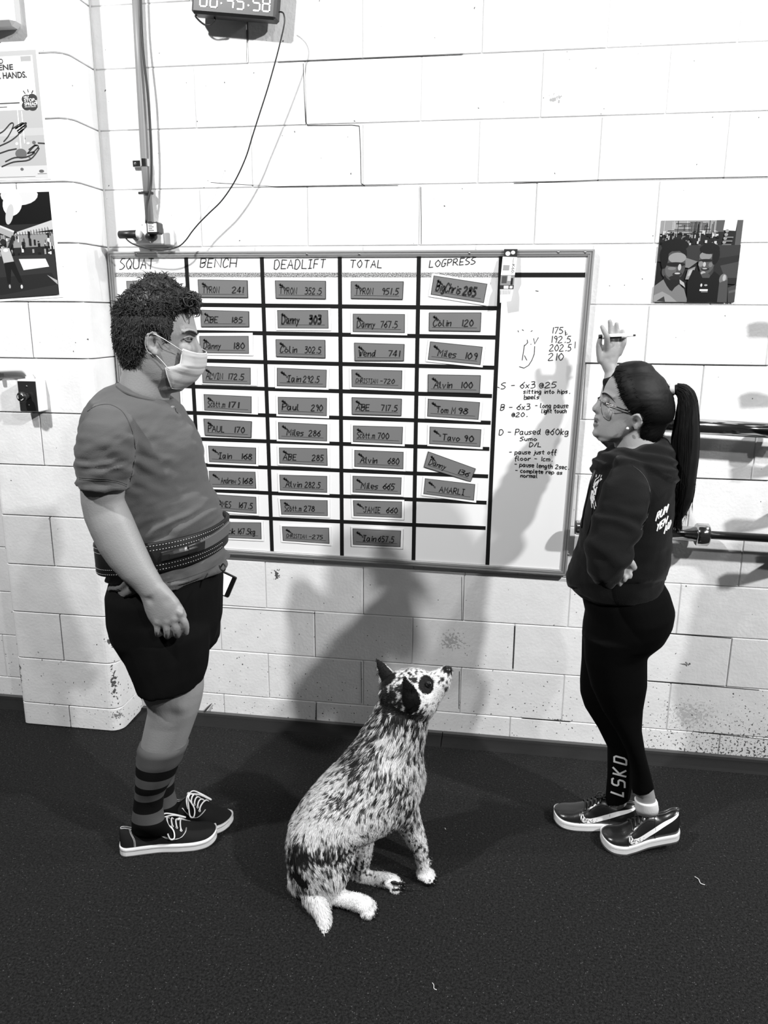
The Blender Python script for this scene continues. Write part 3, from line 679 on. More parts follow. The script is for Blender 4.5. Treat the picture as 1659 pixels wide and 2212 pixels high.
# posters and prints
def picture(name, label, cat, TL, TR, BL, BR, Y, items, margin=0.0, curl=None):
    q = [at(*p, Y-.0012) for p in (TL, TR, BL, BR)]; f = quad_map(*q)
    t = thing(name, label, cat, (sum(q)[0]/4, Y, min(q[2][2], q[3][2])))
    mu, mv = (margin if hasattr(margin, '__len__') else (margin, margin))
    c4 = [f(p) for p in ((-mu, -mv), (1+mu, -mv), (1+mu, 1+mv), (-mu, 1+mv))]; B = [p*[1, 0, 1]+[0, Y-.0001, 0] for p in c4]
    MB().add(c4+B, [(3, 2, 1, 0), (0, 1, 5, 4), (1, 2, 6, 5), (2, 3, 7, 6), (3, 0, 4, 7)]).build('sheet', M_PAPER, t)
    mb = MB(); y = .0003
    for g, pts in items:
        mb.add([f(p)-[0, y, 0] for p in pts], [tuple(range(len(pts)))], g); y += .00003
    mb.build('printed_picture', M_PRINT, t); return t, f, y
def R(u0, v0, u1, v1): return [(u0, v0), (u1, v0), (u1, v1), (u0, v1)]
def ell(u, v, a, b, n=20, rot_=0): 
    return [(u+a*math.cos(t)*math.cos(rot_)-b*math.sin(t)*math.sin(rot_), v+a*math.cos(t)*math.sin(rot_)+b*math.sin(t)*math.cos(rot_)) for t in [2*math.pi*k/n for k in range(n)]]
# right-hand print: two people in a gym
it = [(.02, R(0, 0, 1, 1)), (.35, R(0, 0, .68, .16)), (.12, R(.68, 0, .78, .14)), (.8, [(.78, 0), (.93, 0), (.92, .13), (.77, .12)]), (.12, R(.93, 0, 1, .3))]
rr = random.Random(3)
for k in range(26):
    u = rr.uniform(0, .68); it.append((rr.choice((.01, .02, .6)), R(u, rr.uniform(0, .06), u+.007, rr.uniform(.12, .26))))
for k in range(9): it.append((.01, R(rr.uniform(0, .4), .02+k*.017, rr.uniform(.4, .7), .026+k*.017)))
for k in range(70):
    u, v = rr.uniform(0, .72), rr.uniform(.12, .3); it.append((rr.choice((.01, .01, .25, .6)), R(u, v, u+rr.uniform(.01, .04), v+rr.uniform(.01, .05))))
for k in range(6): it.append((.35, ell(.79+.02*(4-k)/3, .13+k*.045, .022, .02)))
for k in range(7): it.append((.25, R(.80-.01*k, .2+k*.045, .9-.008*k, .215+k*.045)))
it += [(.05, R(0, .3, 1, .5)), (.25, [(.34, .45), (.5, .5), (.4, .58), (.34, .57)]), (.03, [(.5, .5), (1, .42), (1, .78), (.6, .75)]), (.08, [(.78, .55), (1, .5), (1, .7), (.85, .7)]),
       # left man
       (.10, ell(.12, .62, .05, .07)), (.01, ell(.19, .42, .17, .17)), (.02, ell(.22, .72, .12, .14)), (.10, ell(.22, .55, .135, .19)), (.34, ell(.245, .455, .11, .065)), (.16, ell(.18, .60, .07, .09)), (.01, ell(.2, .30, .17, .075)), (.01, ell(.09, .45, .045, .14)),
       (.02, ell(.23, .535, .12, .028)), (.55, ell(.285, .57, .02, .04)), (.25, ell(.19, .585, .05, .02)), (.04, ell(.265, .655, .06, .026)), (.6, ell(.265, .645, .035, .010)), (.03, ell(.24, .70, .07, .03)), (.02, ell(.22, .80, .11, .08)),
       (.24, [(0, .80), (.1, .72), (.15, .80), (.2, .86), (.3, .78), (.37, .84), (.43, 1), (0, 1)]), (.02, [(.14, .77), (.29, .76), (.22, .87)]), (.36, [(0, .92), (.1, .87), (.2, .92), (.3, 1), (0, 1)]), (.06, [(.04, .99), (.13, .93), (.15, 1)]), (.5, [(.3, .72), (.36, .76), (.38, .82), (.31, .77)]),
       # right man
       (.01, ell(.64, .42, .12, .15)), (.06, ell(.62, .60, .085, .10)), (.12, ell(.61, .50, .10, .15)), (.30, ell(.59, .43, .075, .05)), (.01, ell(.63, .345, .12, .065)), (.01, ell(.70, .45, .03, .09)), (.02, ell(.60, .487, .09, .018)), (.55, ell(.585, .535, .018, .03)), (.28, ell(.54, .53, .03, .035)), (.22, ell(.66, .54, .025, .03)),
       (.03, ell(.60, .592, .05, .020)), (.5, ell(.595, .586, .03, .008)), (.45, ell(.58, .64, .03, .022)), (.10, ell(.61, .68, .06, .04)), (.3, [(.39, .6), (.48, .56), (.45, .72), (.37, .72)]), (.5, [(.41, .61), (.46, .59), (.43, .67), (.39, .68)]), (.01, [(.45, .60), (.53, .62), (.58, .70), (.66, .70), (.72, .62), (.82, .70), (.82, 1), (.42, 1), (.40, .75)]),
       (.22, ell(.835, .72, .05, .07)), (.5, ell(.845, .70, .02, .04)), (.10, [(.79, .76), (.89, .72), (.91, 1), (.79, 1)]), (.08, [(.9, .82), (1, .78), (1, 1), (.92, 1)]), (.14, [(.92, .86), (1, .84), (1, .87), (.92, .89)]), (.7, ell(.575, .79, .012, .02)), (.4, ell(.63, .79, .02, .012)), (.8, R(.56, .84, .66, .862)), (.5, R(.58, .87, .66, .876))]
it = [(g**1.15*.8, [(min(max(u, 0), 1), min(max(v, 0), 1)) for u, v in p]) for g, p in it]
picture('photo_print', 'square unframed photo of two smiling people taped on the right wall', 'photo', (1428.3, 476.4), (1606, 475), (1410, 652), (1585, 653), 0.0, it)
# left lower print: lifter with a log over the head (corners extended out of frame)
it = [(.02, R(0, 0, 1, 1)), (.004, R(0, 0, 1, .3)), (.6, ell(.68, .02, .2, .1)), (.9, ell(.6, .1, .1, .12, rot_=.5)), (.5, ell(.56, .2, .04, .1, rot_=.3)), (.5, [(1, .27), (1, .36), (.62, .4), (.62, .37)]), (.8, R(.6, .385, 1, .43)), (.25, R(.3, .39, 1, .52))]
it = [(g, [(u, min(max(v, 0), 1)) for u, v in p]) for g, p in it]
for k in range(90):
    u, v = rr.uniform(.3, 1), rr.uniform(.36, .62); it.append((rr.choice((.01, .01, .02, .3, .7)), R(u, v, min(u+rr.uniform(.006, .03), 1), v+rr.uniform(.01, .07))))
for k in range(12): it.append((.01, R(.62+k*.03, .33+.004*(12-k), .625+k*.03, .40)))
it += [(.03, R(0, .6, 1, 1)), (.7, [(.62, .63), (.9, .64), (.93, .72), (.66, .74)]), (.02, [(.3, .8), (.95, .78), (1, .9), (.4, .97), (.25, .9)]), (.4, [(.9, .8), (1, .86), (1, .9)]),
       (.35, [(.37, .27), (.6, .36), (.57, .43), (.34, .33)]), (.6, [(.39, .275), (.6, .36), (.59, .375), (.38, .29)]), (.02, ell(.47, .46, .03, .03)), (.02, [(.34, .36), (.38, .36), (.46, .55), (.42, .54)]), (.02, [(.57, .4), (.6, .41), (.53, .56), (.5, .54)]),
       (.45, [(.43, .52), (.53, .52), (.57, .66), (.46, .67)]), (.85, ell(.49, .54, .025, .015)), (.01, [(.46, .66), (.57, .65), (.64, .86), (.6, .86), (.53, .72), (.51, .86), (.48, .86)]), (.6, ell(.625, .9, .012, .02)), (.4, ell(.5, .89, .01, .02)),
       (.7, [(.3, .6), (.32, .6), (.34, .7), (.31, .7)])]
picture('photo_print', 'white-bordered photo of a lifter pressing a log overhead, on the pier', 'photo', (-95, 420), (106, 414), (-76, 650), (128, 636), PY, it, (.035, .03))
# hygiene poster
it = [(.40, R(0, 0, 1, 1)), (.88, R(0, .04, .95, .455)), (.34, R(.80, .045, .93, .085)), (.55, R(0, .9, 1, 1)), (.46, R(0, .60, 1, .66))]
def bar(x0, x1, v): return (.6, R(x0, v, x1, v+.008))
it += [bar(.3, .72, .245), bar(.3, .72, .27), bar(.3, .66, .295), (.05, R(.2, .395, .74, .405)), (.05, R(.2, .425, .58, .432)), (.05, R(.1, .985, .85, .988))]
it += [(.03, ell(.86+dx, .40+dy, .062, .036)) for dx, dy in ((-.03, -.025), (.04, -.03), (-.035, .025), (.035, .03), (0, 0))]
it += [(.12, ell(.70, .80, .07, .04)), (.12, ell(.87, .715, .022, .014)), (.12, ell(.695, .925, .02, .012)), (.14, ell(.8, .835, .012, .008)), (.14, ell(.76, .68, .012, .008)), (.75, ell(.66, .72, .018, .012)), (.8, ell(.8, .72, .02, .008)),
       (.85, R(.70, .455, .712, .76)), (.85, R(.75, .465, .762, .72)), (.2, R(.88, .963, .99, .967)), (.1, ell(.93, .945, .03, .012))]
t, fP, yP = picture('wall_poster', 'grey hand-hygiene poster with drawn hands, upper left on the pier', 'poster', (-93, 116), (77, 107), (-72, 389), (104, 384), PY, it, (.03, .012))
mb = MB(); fy = lambda p: fP(p)-[0, yP+.0002, 0]
hw = .006
def ctext(body, u0, u1, v0, v1, bold=.004):
    """built-in font lettering laid on the poster"""
    cu = bpy.data.curves.new('txt', 'FONT'); cu.body = body; cu.offset = bold; o = bpy.data.objects.new('txt', cu); sc.collection.objects.link(o)
    dg = bpy.context.evaluated_depsgraph_get(); me = o.evaluated_get(dg).to_mesh(); V = np.array([v.co[:] for v in me.vertices]); Fs = [tuple(p.vertices) for p in me.polygons]
    o.evaluated_get(dg).to_mesh_clear(); bpy.data.objects.remove(o); bpy.data.curves.remove(cu)
    mn, mxx = V.min(0), V.max(0); return [((u0+(x-mn[0])/(mxx[0]-mn[0])*(u1-u0)), (v1-(y-mn[1])/(mxx[1]-mn[1])*(v1-v0))) for x, y, z in V], Fs
for body, u0, u1, v0, v1, off in (('PRACTISE GOOD', .05, .58, .055, .095, .02), ('HYGIENE', .27, .70, .10, .145, .03), ('WASH YOUR HANDS.', .03, .86, .16, .21, .03)):
    V, Fs = ctext(body, u0, u1, v0, v1, off); mb.add([fy(p) for p in V], Fs)
mb.build('lettering', M_INK, t)
mb = MB()
for body, u0, u1, v0, v1 in (('HELP', .80, .86, .35, .367), ('STOP', .80, .93, .37, .395), ('THE', .93, .955, .385, .396), ('SPREAD', .80, .95, .4, .425), ('AND STAY HEALTHY', .80, .94, .43, .438)):
    V, Fs = ctext(body, u0, u1, v0, v1, .02); mb.add([fy(p)-[0, .0002, 0] for p in V], Fs)
mb.build('lettering', M_PAPER, t)
mb = MB()
for pl in ([(.35, .66), (.5, .62), (.6, .56), (.64, .56), (.62, .60), (.56, .66), (.5, .70)], [(.62, .60), (.74, .56), (.76, .565), (.66, .60)], [(.66, .60), (.78, .56), (.79, .57), (.68, .62)], [(.68, .62), (.78, .58), (.79, .59), (.69, .635)], [(.69, .635), (.76, .61), (.6, .69), (.42, .74)],
           [(.4, .80), (.55, .77), (.65, .76)], [(.5, .86), (.62, .83), (.75, .83), (.86, .80), (.85, .79), (.78, .80)], [(.78, .80), (.88, .74), (.92, .75), (.84, .80)], [(.8, .77), (.88, .735), (.9, .74)], [(.45, .9), (.6, .865), (.8, .85), (.92, .77), (.91, .76)],
           [(.82, .33), (.80, .31)], [(.86, .32), (.855, .3)], [(.90, .33), (.92, .31)], [(.92, .72), (1, .725)]):
    ink(mb, [catmull(pl, 4) if len(pl) > 3 else pl], fy, .005)
tag(mb.build('line_drawing', M_INK, t), kind='stuff')

# dispenser box at top left of the pier
A, B = at(-55, 57, PY-.06), at(23, -10, PY-.06)
t = thing('wall_dispenser', 'white plastic box with rounded corners, top left on the pier', 'dispenser', ((A[0]+B[0])/2, PY, A[2]))
mb = MB().bbox((A[0], PY-.06, A[2]), (B[0], PY-.0005, B[2]+.1), .014).build('case', mat('offwhite_plastic', .5, .4), t)
MB().bbox((A[0]+.06, PY-.063, A[2]+.05), (B[0]-.045, PY-.059, A[2]+.075), .001).build('indicator', M_BLK, t)

# emergency stop
A, B = at(44, 888, PY-.06), at(76, 824, PY-.06)
t = thing('stop_button', 'white box with dark plate and black mushroom push button on the pier', 'switch', ((A[0]+B[0])/2, PY, A[2]))
MB().bbox((A[0]-.002, PY-.058, A[2]-.002), (B[0]+.004, PY-.0005, B[2]+.006), .003).build('box', M_WHT, t)
MB().bbox((A[0], PY-.0605, A[2]), (B[0], PY-.057, B[2]), .001).build('face_plate', M_DST, t)
C = np.array([(A[0]+B[0])/2+.002, PY-.06, (A[2]+B[2])/2+.002])
MB().tube([C, C-[0, .028, 0]], .0115, 18).build('stalk', M_DST, t, True)
MB().tube([C-[0, .026, 0], C-[0, .03, 0], C-[0, .042, 0], C-[0, .046, 0]], [.014, .018, .0185, .015], 22).build('push_button', M_BLK, t, True)
mb = MB()
for a0 in (20, 150, 270):
    mb.tube([C+[.011*math.cos(math.radians(a0+k*12)), -.0462, .011*math.sin(math.radians(a0+k*12))] for k in range(6)], .0013, 6)
mb.build('arrow_mark', M_PAPER, t)
for z in (-.034, .034): MB().ball(C+[-.002, -.001, z], (.0042, .002, .0042), 8, 5).build('screw', M_SCREW, t)
pts = [at(-60, 801, PY-.02), at(-10, 800, PY-.02), at(40, 798, PY-.02), at(52, 799, PY-.02), at(60, 805, PY-.022), at(64, 812, PY-.026), at(65, 822, PY-.03)]
t = thing('conduit_pipe', 'short white plastic conduit bending down into the push button box', 'pipe', at(40, 798, PY-.02))
MB().tube(catmull(pts, 4), .0115, 14).build('pipe', M_WHT, t, True); P = at(64, 816, PY-.028); MB().tube([P+[0, 0, .005], P-[0, 0, .012]], .0145, 14).build('coupling', M_WHT, t, True)
P = at(0, 806, PY-.02); MB().bbox(P+[-.01, -.014, -.02], P+[.006, .016, .014], .003).build('pipe_clamp', M_CHR, t)

# folded leaflet strip taped over the top of the board
t = thing('leaflet_strip', 'narrow folded paper strip with printed pictures dangling over the board top edge', 'leaflet', at(1097, 654, -.05))
segs = [((1089, 538), (1118, 538), (1088, 554), (1117, 555), .02, -.036), ((1086, 554.5), (1117, 555.5), (1082, 594), (1112, 594), .8, -.05), ((1082, 594), (1112, 594), (1080, 616), (1110, 616), .35, -.04), ((1080, 616), (1110, 616), (1080, 625), (1109, 625), .02, -.048), ((1080, 625), (1109, 625), (1080, 654), (1104, 650), .75, -.056)]
prev = -.034
for k, (a, b, c_, d_, g, Y) in enumerate(segs):
    q = [at(*a, prev), at(*b, prev), at(*c_, Y), at(*d_, Y)]; f = quad_map(*q); prev = Y
    bkk = [p+[0, .0012, 0] for p in q]
    mb = MB().add(q+bkk, [(2, 3, 1, 0), (4, 5, 7, 6), (0, 1, 5, 4), (2, 0, 4, 6), (3, 2, 6, 7), (1, 3, 7, 5)], g)
    fn = lambda p, f=f: f(p)-[0, .0005, 0]
    its = {0: [(.7, ell(.3, .6, .18, .3)), (.6, ell(.68, .45, .16, .25))], 1: [(.25, R(.1, .45, .55, .75)), (.9, ell(.33, .6, .1, .1)), (.5, R(.05, .08, .5, .1)), (.5, R(.05, .2, .5, .22)), (.1, R(.75, .05, .78, .4))], 2: [(.1, R(.1, .1, .45, .8)), (.75, R(.5, .05, .75, .6)), (.03, R(.75, .3, .9, .95))],
           3: [(.8, R(.28, .15, .62, .85)), (.5, R(.7, .2, .92, .8))], 4: [(.3, R(.02+.12*j, .05, .07+.12*j, .4)) for j in range(7)]}[k]
    for g2, pp in its: mb.add([fn(p) for p in pp], [tuple(range(len(pp)))], g2)
    mb.build('fold', M_PRINT, t)
    if k == 1:
        mb = MB(); V, Fs = ctext('K60-', 0, .55, 0, .2, .004); mb.add([fn((.92-(p[1]), .4+p[0]*1.0)) for p in V], Fs); mb.build('lettering', M_INK, t)

# barbells and their wall rack (the rack stands just outside the picture)
def barbell(Ya, x0, y0, x1, y1, label, xend):
    a, b = at(x0, y0, Ya), at(x1, y1, Ya); t_ = (b-a)/np.linalg.norm(b-a)
    t = thing('barbell', label, 'barbell', a+t_*.9, 'barbells on the wall rack')
    L1 = np.linalg.norm(b-a)
    MB().tube([a, a+t_*.004, a+t_*.42], [.022, .0262, .0262], 28).build('sleeve', M_CHR, t, True)
    MB().tube([a-t_*.002, a+t_*.022], [.024, .0268], 28).build('end_cap', M_DST, t, True)
    MB().tube([a+t_*.415, a+t_*.419, a+t_*.455, a+t_*.459], [.036, .040, .040, .036], 32).build('collar', M_CHR, t, True)
    MB().tube([a+t_*.45, a+t_*1.75], .0145, 20).build('shaft', M_DST, t, True)
    MB().tube([a+t_*1.745, a+t_*1.749, a+t_*1.785, a+t_*1.79], [.036, .040, .040, .036], 32).build('collar', M_CHR, t, True)
    MB().tube([a+t_*1.79, a+t_*2.2], [.0262, .0262], 28).build('sleeve', M_CHR, t, True)
    return a, t_
a1, d1 = barbell(-.085, 1393, 914, 1510, 921, 'upper barbell on the wall, chrome sleeve behind the ponytail', 0)
a2, d2 = barbell(-.085, 1243, 1139, 1507, 1154, 'lower barbell on the wall, its black end cap showing beside the hoodie', 0)
t = thing('barbell_rack', 'wall-mounted steel barbell rack with slanted hooks, at the right edge', 'rack', (1.545, 0, .75))
def slab_x(x0, x1, prof):
    n_ = len(prof); return MB().add([(x0, y, z) for y, z in prof]+[(x1, y, z) for y, z in prof], [tuple(range(n_))[::-1], tuple(range(n_, 2*n_))]+[(i, (i+1) % n_, (i+1) % n_+n_, i+n_) for i in range(n_)])
slab_x(1.515, 1.60, [(-.0015, .70), (-.008, .70), (-.008, 1.85), (-.0015, 1.85)]).build('back_plate', M_DST, t)
zc1, zc2 = float((a1+d1*((1.55-a1[0])/d1[0]))[2]), float((a2+d2*((1.55-a2[0])/d2[0]))[2])
for z in (zc2-.044, (zc1+zc2)/2-.04, zc1-.044, zc1+.19, zc1+.41):
    slab_x(1.535, 1.565, [(-.008, z-.06), (-.05, z-.06), (-.24, z+.10), (-.25, z+.15), (-.215, z+.13), (-.13, z+.035), (-.06, z+.0), (-.03, z+.03), (-.008, z+.06)]).build('hook', M_DST, t)

# crumbs and scraps on the rubber floor
for px, py, k, lab in ((1511, 1903, 0, 'small white paper scrap on the floor right of the dog'), (938, 2131, 1, 'tiny white curl of lint near the bottom of the floor'), (962, 1790, 2, 'tiny white crumb on the floor behind the dog')):
    P = atz(px, py, .0015); s = (.02, .012, .004)[k]
    pts = [P+np.array(q)*s for q in ((-.5, .9, 0), (-.1, .2, .15), (.0, -.6, .1), (.6, -.8, .05))]
    o = MB().tube(catmull(pts, 3), [.0009*(1, .8, .8)[k]]*10, 5).build(('paper_scrap', 'lint', 'crumb')[k], M_PAPER); tag(o, lab, 'litter')
pts = [at(438, 1541, -.012), at(446, 1532, -.012), at(458, 1519, -.006)]
o = MB().tube(catmull(pts, 3), [.0008, .003, .004, .0045, .004, .003, .001], 5).build('dry_leaf', mat('leaf', .05, .6)); tag(o, 'small dark dry leaf leaning on the wall base behind the legs', 'leaf')

# ================================================================== MAN
M_SKIN = mat('skin', 0.25, 0.5, bump=0.25, bscale=220, spec=0.35)
M_SKINF = mat('skin_shaded_beard', 0.20, 0.55, bump=0.3, bscale=260, spec=0.3)
M_SHIRT = mat('grey_marl_cotton', 0.088, 0.9, bump=0.3, bscale=300, sheen=0.12, spec=0.1)
M_SHORT = mat('black_shorts', 0.006, 0.9, bump=0.25, bscale=60, spec=0.05)
M_LEATH = mat('black_leather', 0.008, 0.55, bump=0.2, bscale=200, spec=0.3)
M_THREAD = mat('white_thread', 0.6, 0.7); M_STEEL = mat('brushed_steel', 0.25, 0.3, metal=1)
M_HAIRB = mat('brown_hair', 0.022, 0.5, spec=0.35); M_HAIRK = mat('black_hair', 0.003, 0.6, spec=0.22)
M_EYEW = mat('eye_white', 0.15, 0.2); M_IRIS = mat('iris_dark', 0.01, 0.1)
M_MASK = mat('mask_cloth', 0.42, 0.8, bump=0.15, bscale=350); M_MASKE = mat('mask_edge', 0.72, 0.8)
M_SOCK = mat('knit', 0.5, 0.95, vcol=True, bump=0.3, bscale=500, spec=0.1)
M_CANV = mat('black_canvas', 0.009, 0.85, bump=0.3, bscale=600, spec=0.15); M_RUB = mat('white_rubber', 0.72, 0.45); M_LACE = mat('white_lace', 0.7, 0.85)
M_TREAD = mat('grey_tread', 0.12, 0.7)

man = thing('person', 'man in grey t-shirt, black shorts, lifting belt and face mask standing left of the board', 'person', (-0.5, -0.8, 0))
YM = -0.80
def finger(mb, pts, rs):
    P = catmull(pts, 4); R_ = np.interp(np.linspace(0, 1, len(P)), np.linspace(0, 1, len(rs)), rs)
    mb.tube(P, list(R_), 10); mb.ball(P[-1], R_[-1]*1.0, 10, 8); mb.ball(P[0], R_[0], 10, 8)
def ear(mb, cx, cy_, Y, w_, h_, side=-1, back=0.012, tilt=0.0, flip=1):
    """ear seen from the side; cx,cy centre px; w,h half sizes px; flip=1 face looks right"""
    S = at(cx+1, cy_, Y)-at(cx, cy_, Y); px = np.linalg.norm(S)
    def e(u, v, y): 
        a = u*math.cos(tilt)-v*math.sin(tilt); b = u*math.sin(tilt)+v*math.cos(tilt); return at(cx+flip*a, cy_+b, Y+side*y)
    hel = [e(w_*.75, -h_*.15, .004), e(w_*.65, -h_*.72, .010), e(w_*.1, -h_*.98, .015), e(-w_*.6, -h_*.75, .019), e(-w_*.95, -h_*.1, .019), e(-w_*.7, h_*.45, .015), e(-w_*.2, h_*.8, .010), e(w_*.15, h_*.95, .008), e(w_*.45, h_*.75, .006)]
    mb.tube(catmull(hel, 5), .0034, 8)
    mb.tube(catmull([e(w_*.1, -h_*.55, .009), e(-w_*.45, -h_*.35, .011), e(-w_*.45, h_*.2, .011), e(0, h_*.5, .009)], 5), .0036, 8)
    mb.ball(e(w_*.1, h_*.78, .007), (.0065, .004, .0075), 10, 8); mb.ball(e(w_*.6, h_*.1, .004), (.004, .005, .007), 8, 6)
    # concha floor
    ring = [e(w_*.9*math.cos(t), h_*.85*math.sin(t), .002) for t in np.linspace(0, 2*math.pi, 20, endpoint=False)]; ring2 = [e(w_*.75*math.cos(t), h_*.75*math.sin(t), .007) for t in np.linspace(0, 2*math.pi, 20, endpoint=False)]
    ring0 = [e(w_*.7*math.cos(t), h_*.6*math.sin(t), -.012) for t in np.linspace(0, 2*math.pi, 20, endpoint=False)]
    ring2 = [e(w_*.55*math.cos(t), h_*.5*math.sin(t), .0005) for t in np.linspace(0, 2*math.pi, 20, endpoint=False)]; mb.rings([ring0, ring, ring2])

b = MB()
# head, face looks right; xl = back, xr = face
b.loft([(312, 634, 372, 632, YM, .040), (284, 650, 398, 647, YM, .060), (268, 668, 411, 664, YM, .071), (259, 692, 417.5, 686, YM, .077), (257, 712, 422.5, 706, YM, .078), (258, 728, 425.5, 720, YM, .078), (260, 742, 421.5, 733, YM, .077),
        (264, 757, 421, 748, YM, .074), (268, 772, 421, 764, YM, .071), (274, 787, 420, 781, YM, .067), (284, 803, 419, 797, YM, .062), (300, 822, 412, 812, YM, .054), (330, 838, 400, 826, YM, .040)], n=40, narrow=.32)
b.loft([(411, 728, 424.5, 727, YM, .007), (409, 738, 427.5, 737, YM, .009), (406, 749, 433, 747, YM, .012), (403, 760, 438, 758, YM, .015), (402, 770, 438.5, 768, YM, .017), (404, 780, 430, 779, YM, .012)], n=14)     # nose
for s_ in (-1, 1):
    b.tube(catmull([at(394, 717, YM+s_*.044), at(408, 715, YM+s_*.031), at(418, 717, YM+s_*.017), at(423, 721, YM+s_*.004)], 4), .0062, 10)      # brow ridge
    b.ball(at(400, 756, YM+s_*.030), (.022, .015, .022), 14, 10)    # cheek bone
b.loft([(276, 770, 372, 800, YM, .058), (268, 800, 366, 838, YM, .060), (262, 822, 364, 862, YM, .062), (258, 840, 357, 874, YM, .056), (256, 856, 356, 884, YM, .052)], n=30)
ear(b, 331, 743, YM-.070, 15, 26, -1, tilt=-.12); ear(b, 331, 743, YM+.070, 15, 26, 1, tilt=-.12)
# trunk core (under the shirt)
b.loft([(240, 890, 378, 905, YM, .12), (212, 915, 398, 920, YM, .17), (208, 960, 418, 962, YM, .17), (212, 1020, 426, 1020, YM, .165), (226, 1090, 452, 1090, YM, .16), (244, 1170, 462, 1160, YM, .16), (258, 1240, 460, 1230, YM, .17), (262, 1300, 455, 1300, YM, .17)], n=30)
# near (right) arm
YA = YM-.20
arm = [(216, 895, 262, 902, YA+.02, .045), (192, 935, 280, 945, YA, .056), (184, 985, 276, 995, YA, .055), (177, 1045, 268, 1052, YA, .053), (179, 1082, 265, 1080, YA, .050), (186, 1118, 270, 1090, YA, .049), (199, 1150, 282, 1115, YA-.005, .049), (217, 1188, 298, 1152, YA-.01, .047),
       (240, 1221, 314, 1188, YA-.015, .043), (266, 1249, 331, 1224, YA-.02, .037), (290, 1270, 346, 1249, YA-.022, .031), (306, 1288, 356, 1268, YA-.024, .027)]
b.loft(arm, n=26)
YH = YA-.024
b.loft([(304, 1284, 355, 1262, YH, .025), (310, 1300, 371, 1280, YH, .024), (314, 1318, 386, 1298, YH, .0225), (321, 1335, 395, 1318, YH, .021), (331, 1350, 399, 1334, YH, .018)], n=24, p=2.4)
FI = [((340, 1346), (340, 1362), (342, 1371), .0092), ((361, 1345), (361.5, 1363), (362, 1374), .0108), ((377, 1340), (382, 1360), (383, 1372), .0112), ((390, 1328), (400, 1348), (400.5, 1366), .0108)]
for k, ((ax, ay), (bx, by), (cx, cy_), r_) in enumerate(FI):
    b.ball(at(ax, ay-3, YH-.013), (.0105, .009, .0105), 10, 8)
    finger(b, [at(ax, ay-10, YH-.003), at(ax, ay, YH-.008), at(bx, by, YH-.006), at(cx, cy_, YH+.010), at(cx-1, cy_-6, YH+.028), at(cx-2, cy_-18, YH+.034)], [r_, r_*1.0, r_*1.0, r_*.95, r_*.88, r_*.8])
finger(b, [at(362, 1285, YH+.012), at(378, 1302, YH+.022), at(390, 1318, YH+.026), at(397, 1331, YH+.022)], [.015, .0125, .011, .0095])    # thumb
# far (left) arm, holding the phone
YB2 = YM+.19
b.loft([(300, 900, 352, 905, YB2-.02, .045), (300, 950, 380, 955, YB2, .052), (318, 1010, 395, 1010, YB2, .05), (335, 1070, 408, 1070, YB2, .047), (352, 1120, 424, 1104, YB2, .044), (380, 1166, 440, 1132, YB2, .04), (412, 1205, 456, 1168, YB2, .034), (438, 1230, 470, 1203, YB2, .027)], n=24)
YP = YB2
b.loft([(436, 1228, 468, 1202, YP, .026), (444, 1250, 478, 1226, YP, .024), (452, 1274, 476, 1262, YP, .018)], n=18)
for k, (x, y) in enumerate(((468, 1236), (468, 1249), (466, 1262), (462, 1274))):
    finger(b, [at(x-14, y-3, YP+.0), at(x-4, y, YP-.016), at(x+2, y+2, YP-.012), at(x+1, y+3, YP+.0)], [.009, .0085, .008, .007])
finger(b, [at(452, 1232, YP+.014), at(466, 1226, YP+.022), at(473, 1235, YP+.016)], [.012, .011, .009])
# legs
YN, YF = YM-.075, YM+.075
b.loft([(275, 1280, 400, 1290, YN, .09), (275, 1340, 430, 1350, YN, .092), (290, 1420, 435, 1415, YN, .09), (300, 1470, 437, 1465, YN, .088), (313, 1497, 437.5, 1490, YN, .08), (321, 1513, 434, 1512, YN-.002, .074), (323, 1530, 428, 1536, YN-.004, .069), (318, 1552, 419, 1560, YN-.004, .064),
        (313, 1575, 410, 1585, YN-.004, .063), (308, 1598, 402, 1606, YN-.004, .062), (303, 1630, 390, 1640, YN-.004, .055), (299, 1672, 372, 1680, YN-.004, .046), (299, 1708, 352, 1706, YN+.004, .034), (296, 1745, 345, 1745, YN+.012, .031), (296, 1770, 345, 1770, YN+.014, .030)], n=30)
b.loft([(300, 1300, 440, 1290, YF, .10), (310, 1370, 448, 1360, YF, .10), (318, 1440, 430, 1430, YF, .09), (322, 1500, 424, 1495, YF, .078), (323, 1540, 412, 1540, YF, .066), (322, 1580, 402, 1585, YF, .064), (326, 1630, 390, 1630, YF, .056), (334, 1670, 372, 1672, YF, .044), (338, 1706, 370, 1706, YF+.006, .034), (340, 1735, 372, 1735, YF+.018, .029), (343, 1744, 372, 1744, YF+.02, .027)], n=28)
V, Fc, Nn = remesh(b, .0042, 4, .5)
V = push(V, at(410, 731, YM-.032), .012, (-.004, .005, 0)); V = push(V, at(410, 731, YM+.032), .012, (-.004, -.005, 0))     # eye sockets
V = push(V, at(362, 1300, YA-.05), .014, (0, .003, 0)); V = push(V, at(323, 1298, YA-.05), .010, (0, .004, 0))
V = push(V, at(372, 1545, YN-.07), .022, (0, .006, 0)); V = push(V, at(395, 1528, YN-.06), .02, (0, -.004, 0))
skin('body', V, Fc, M_SKIN, man)
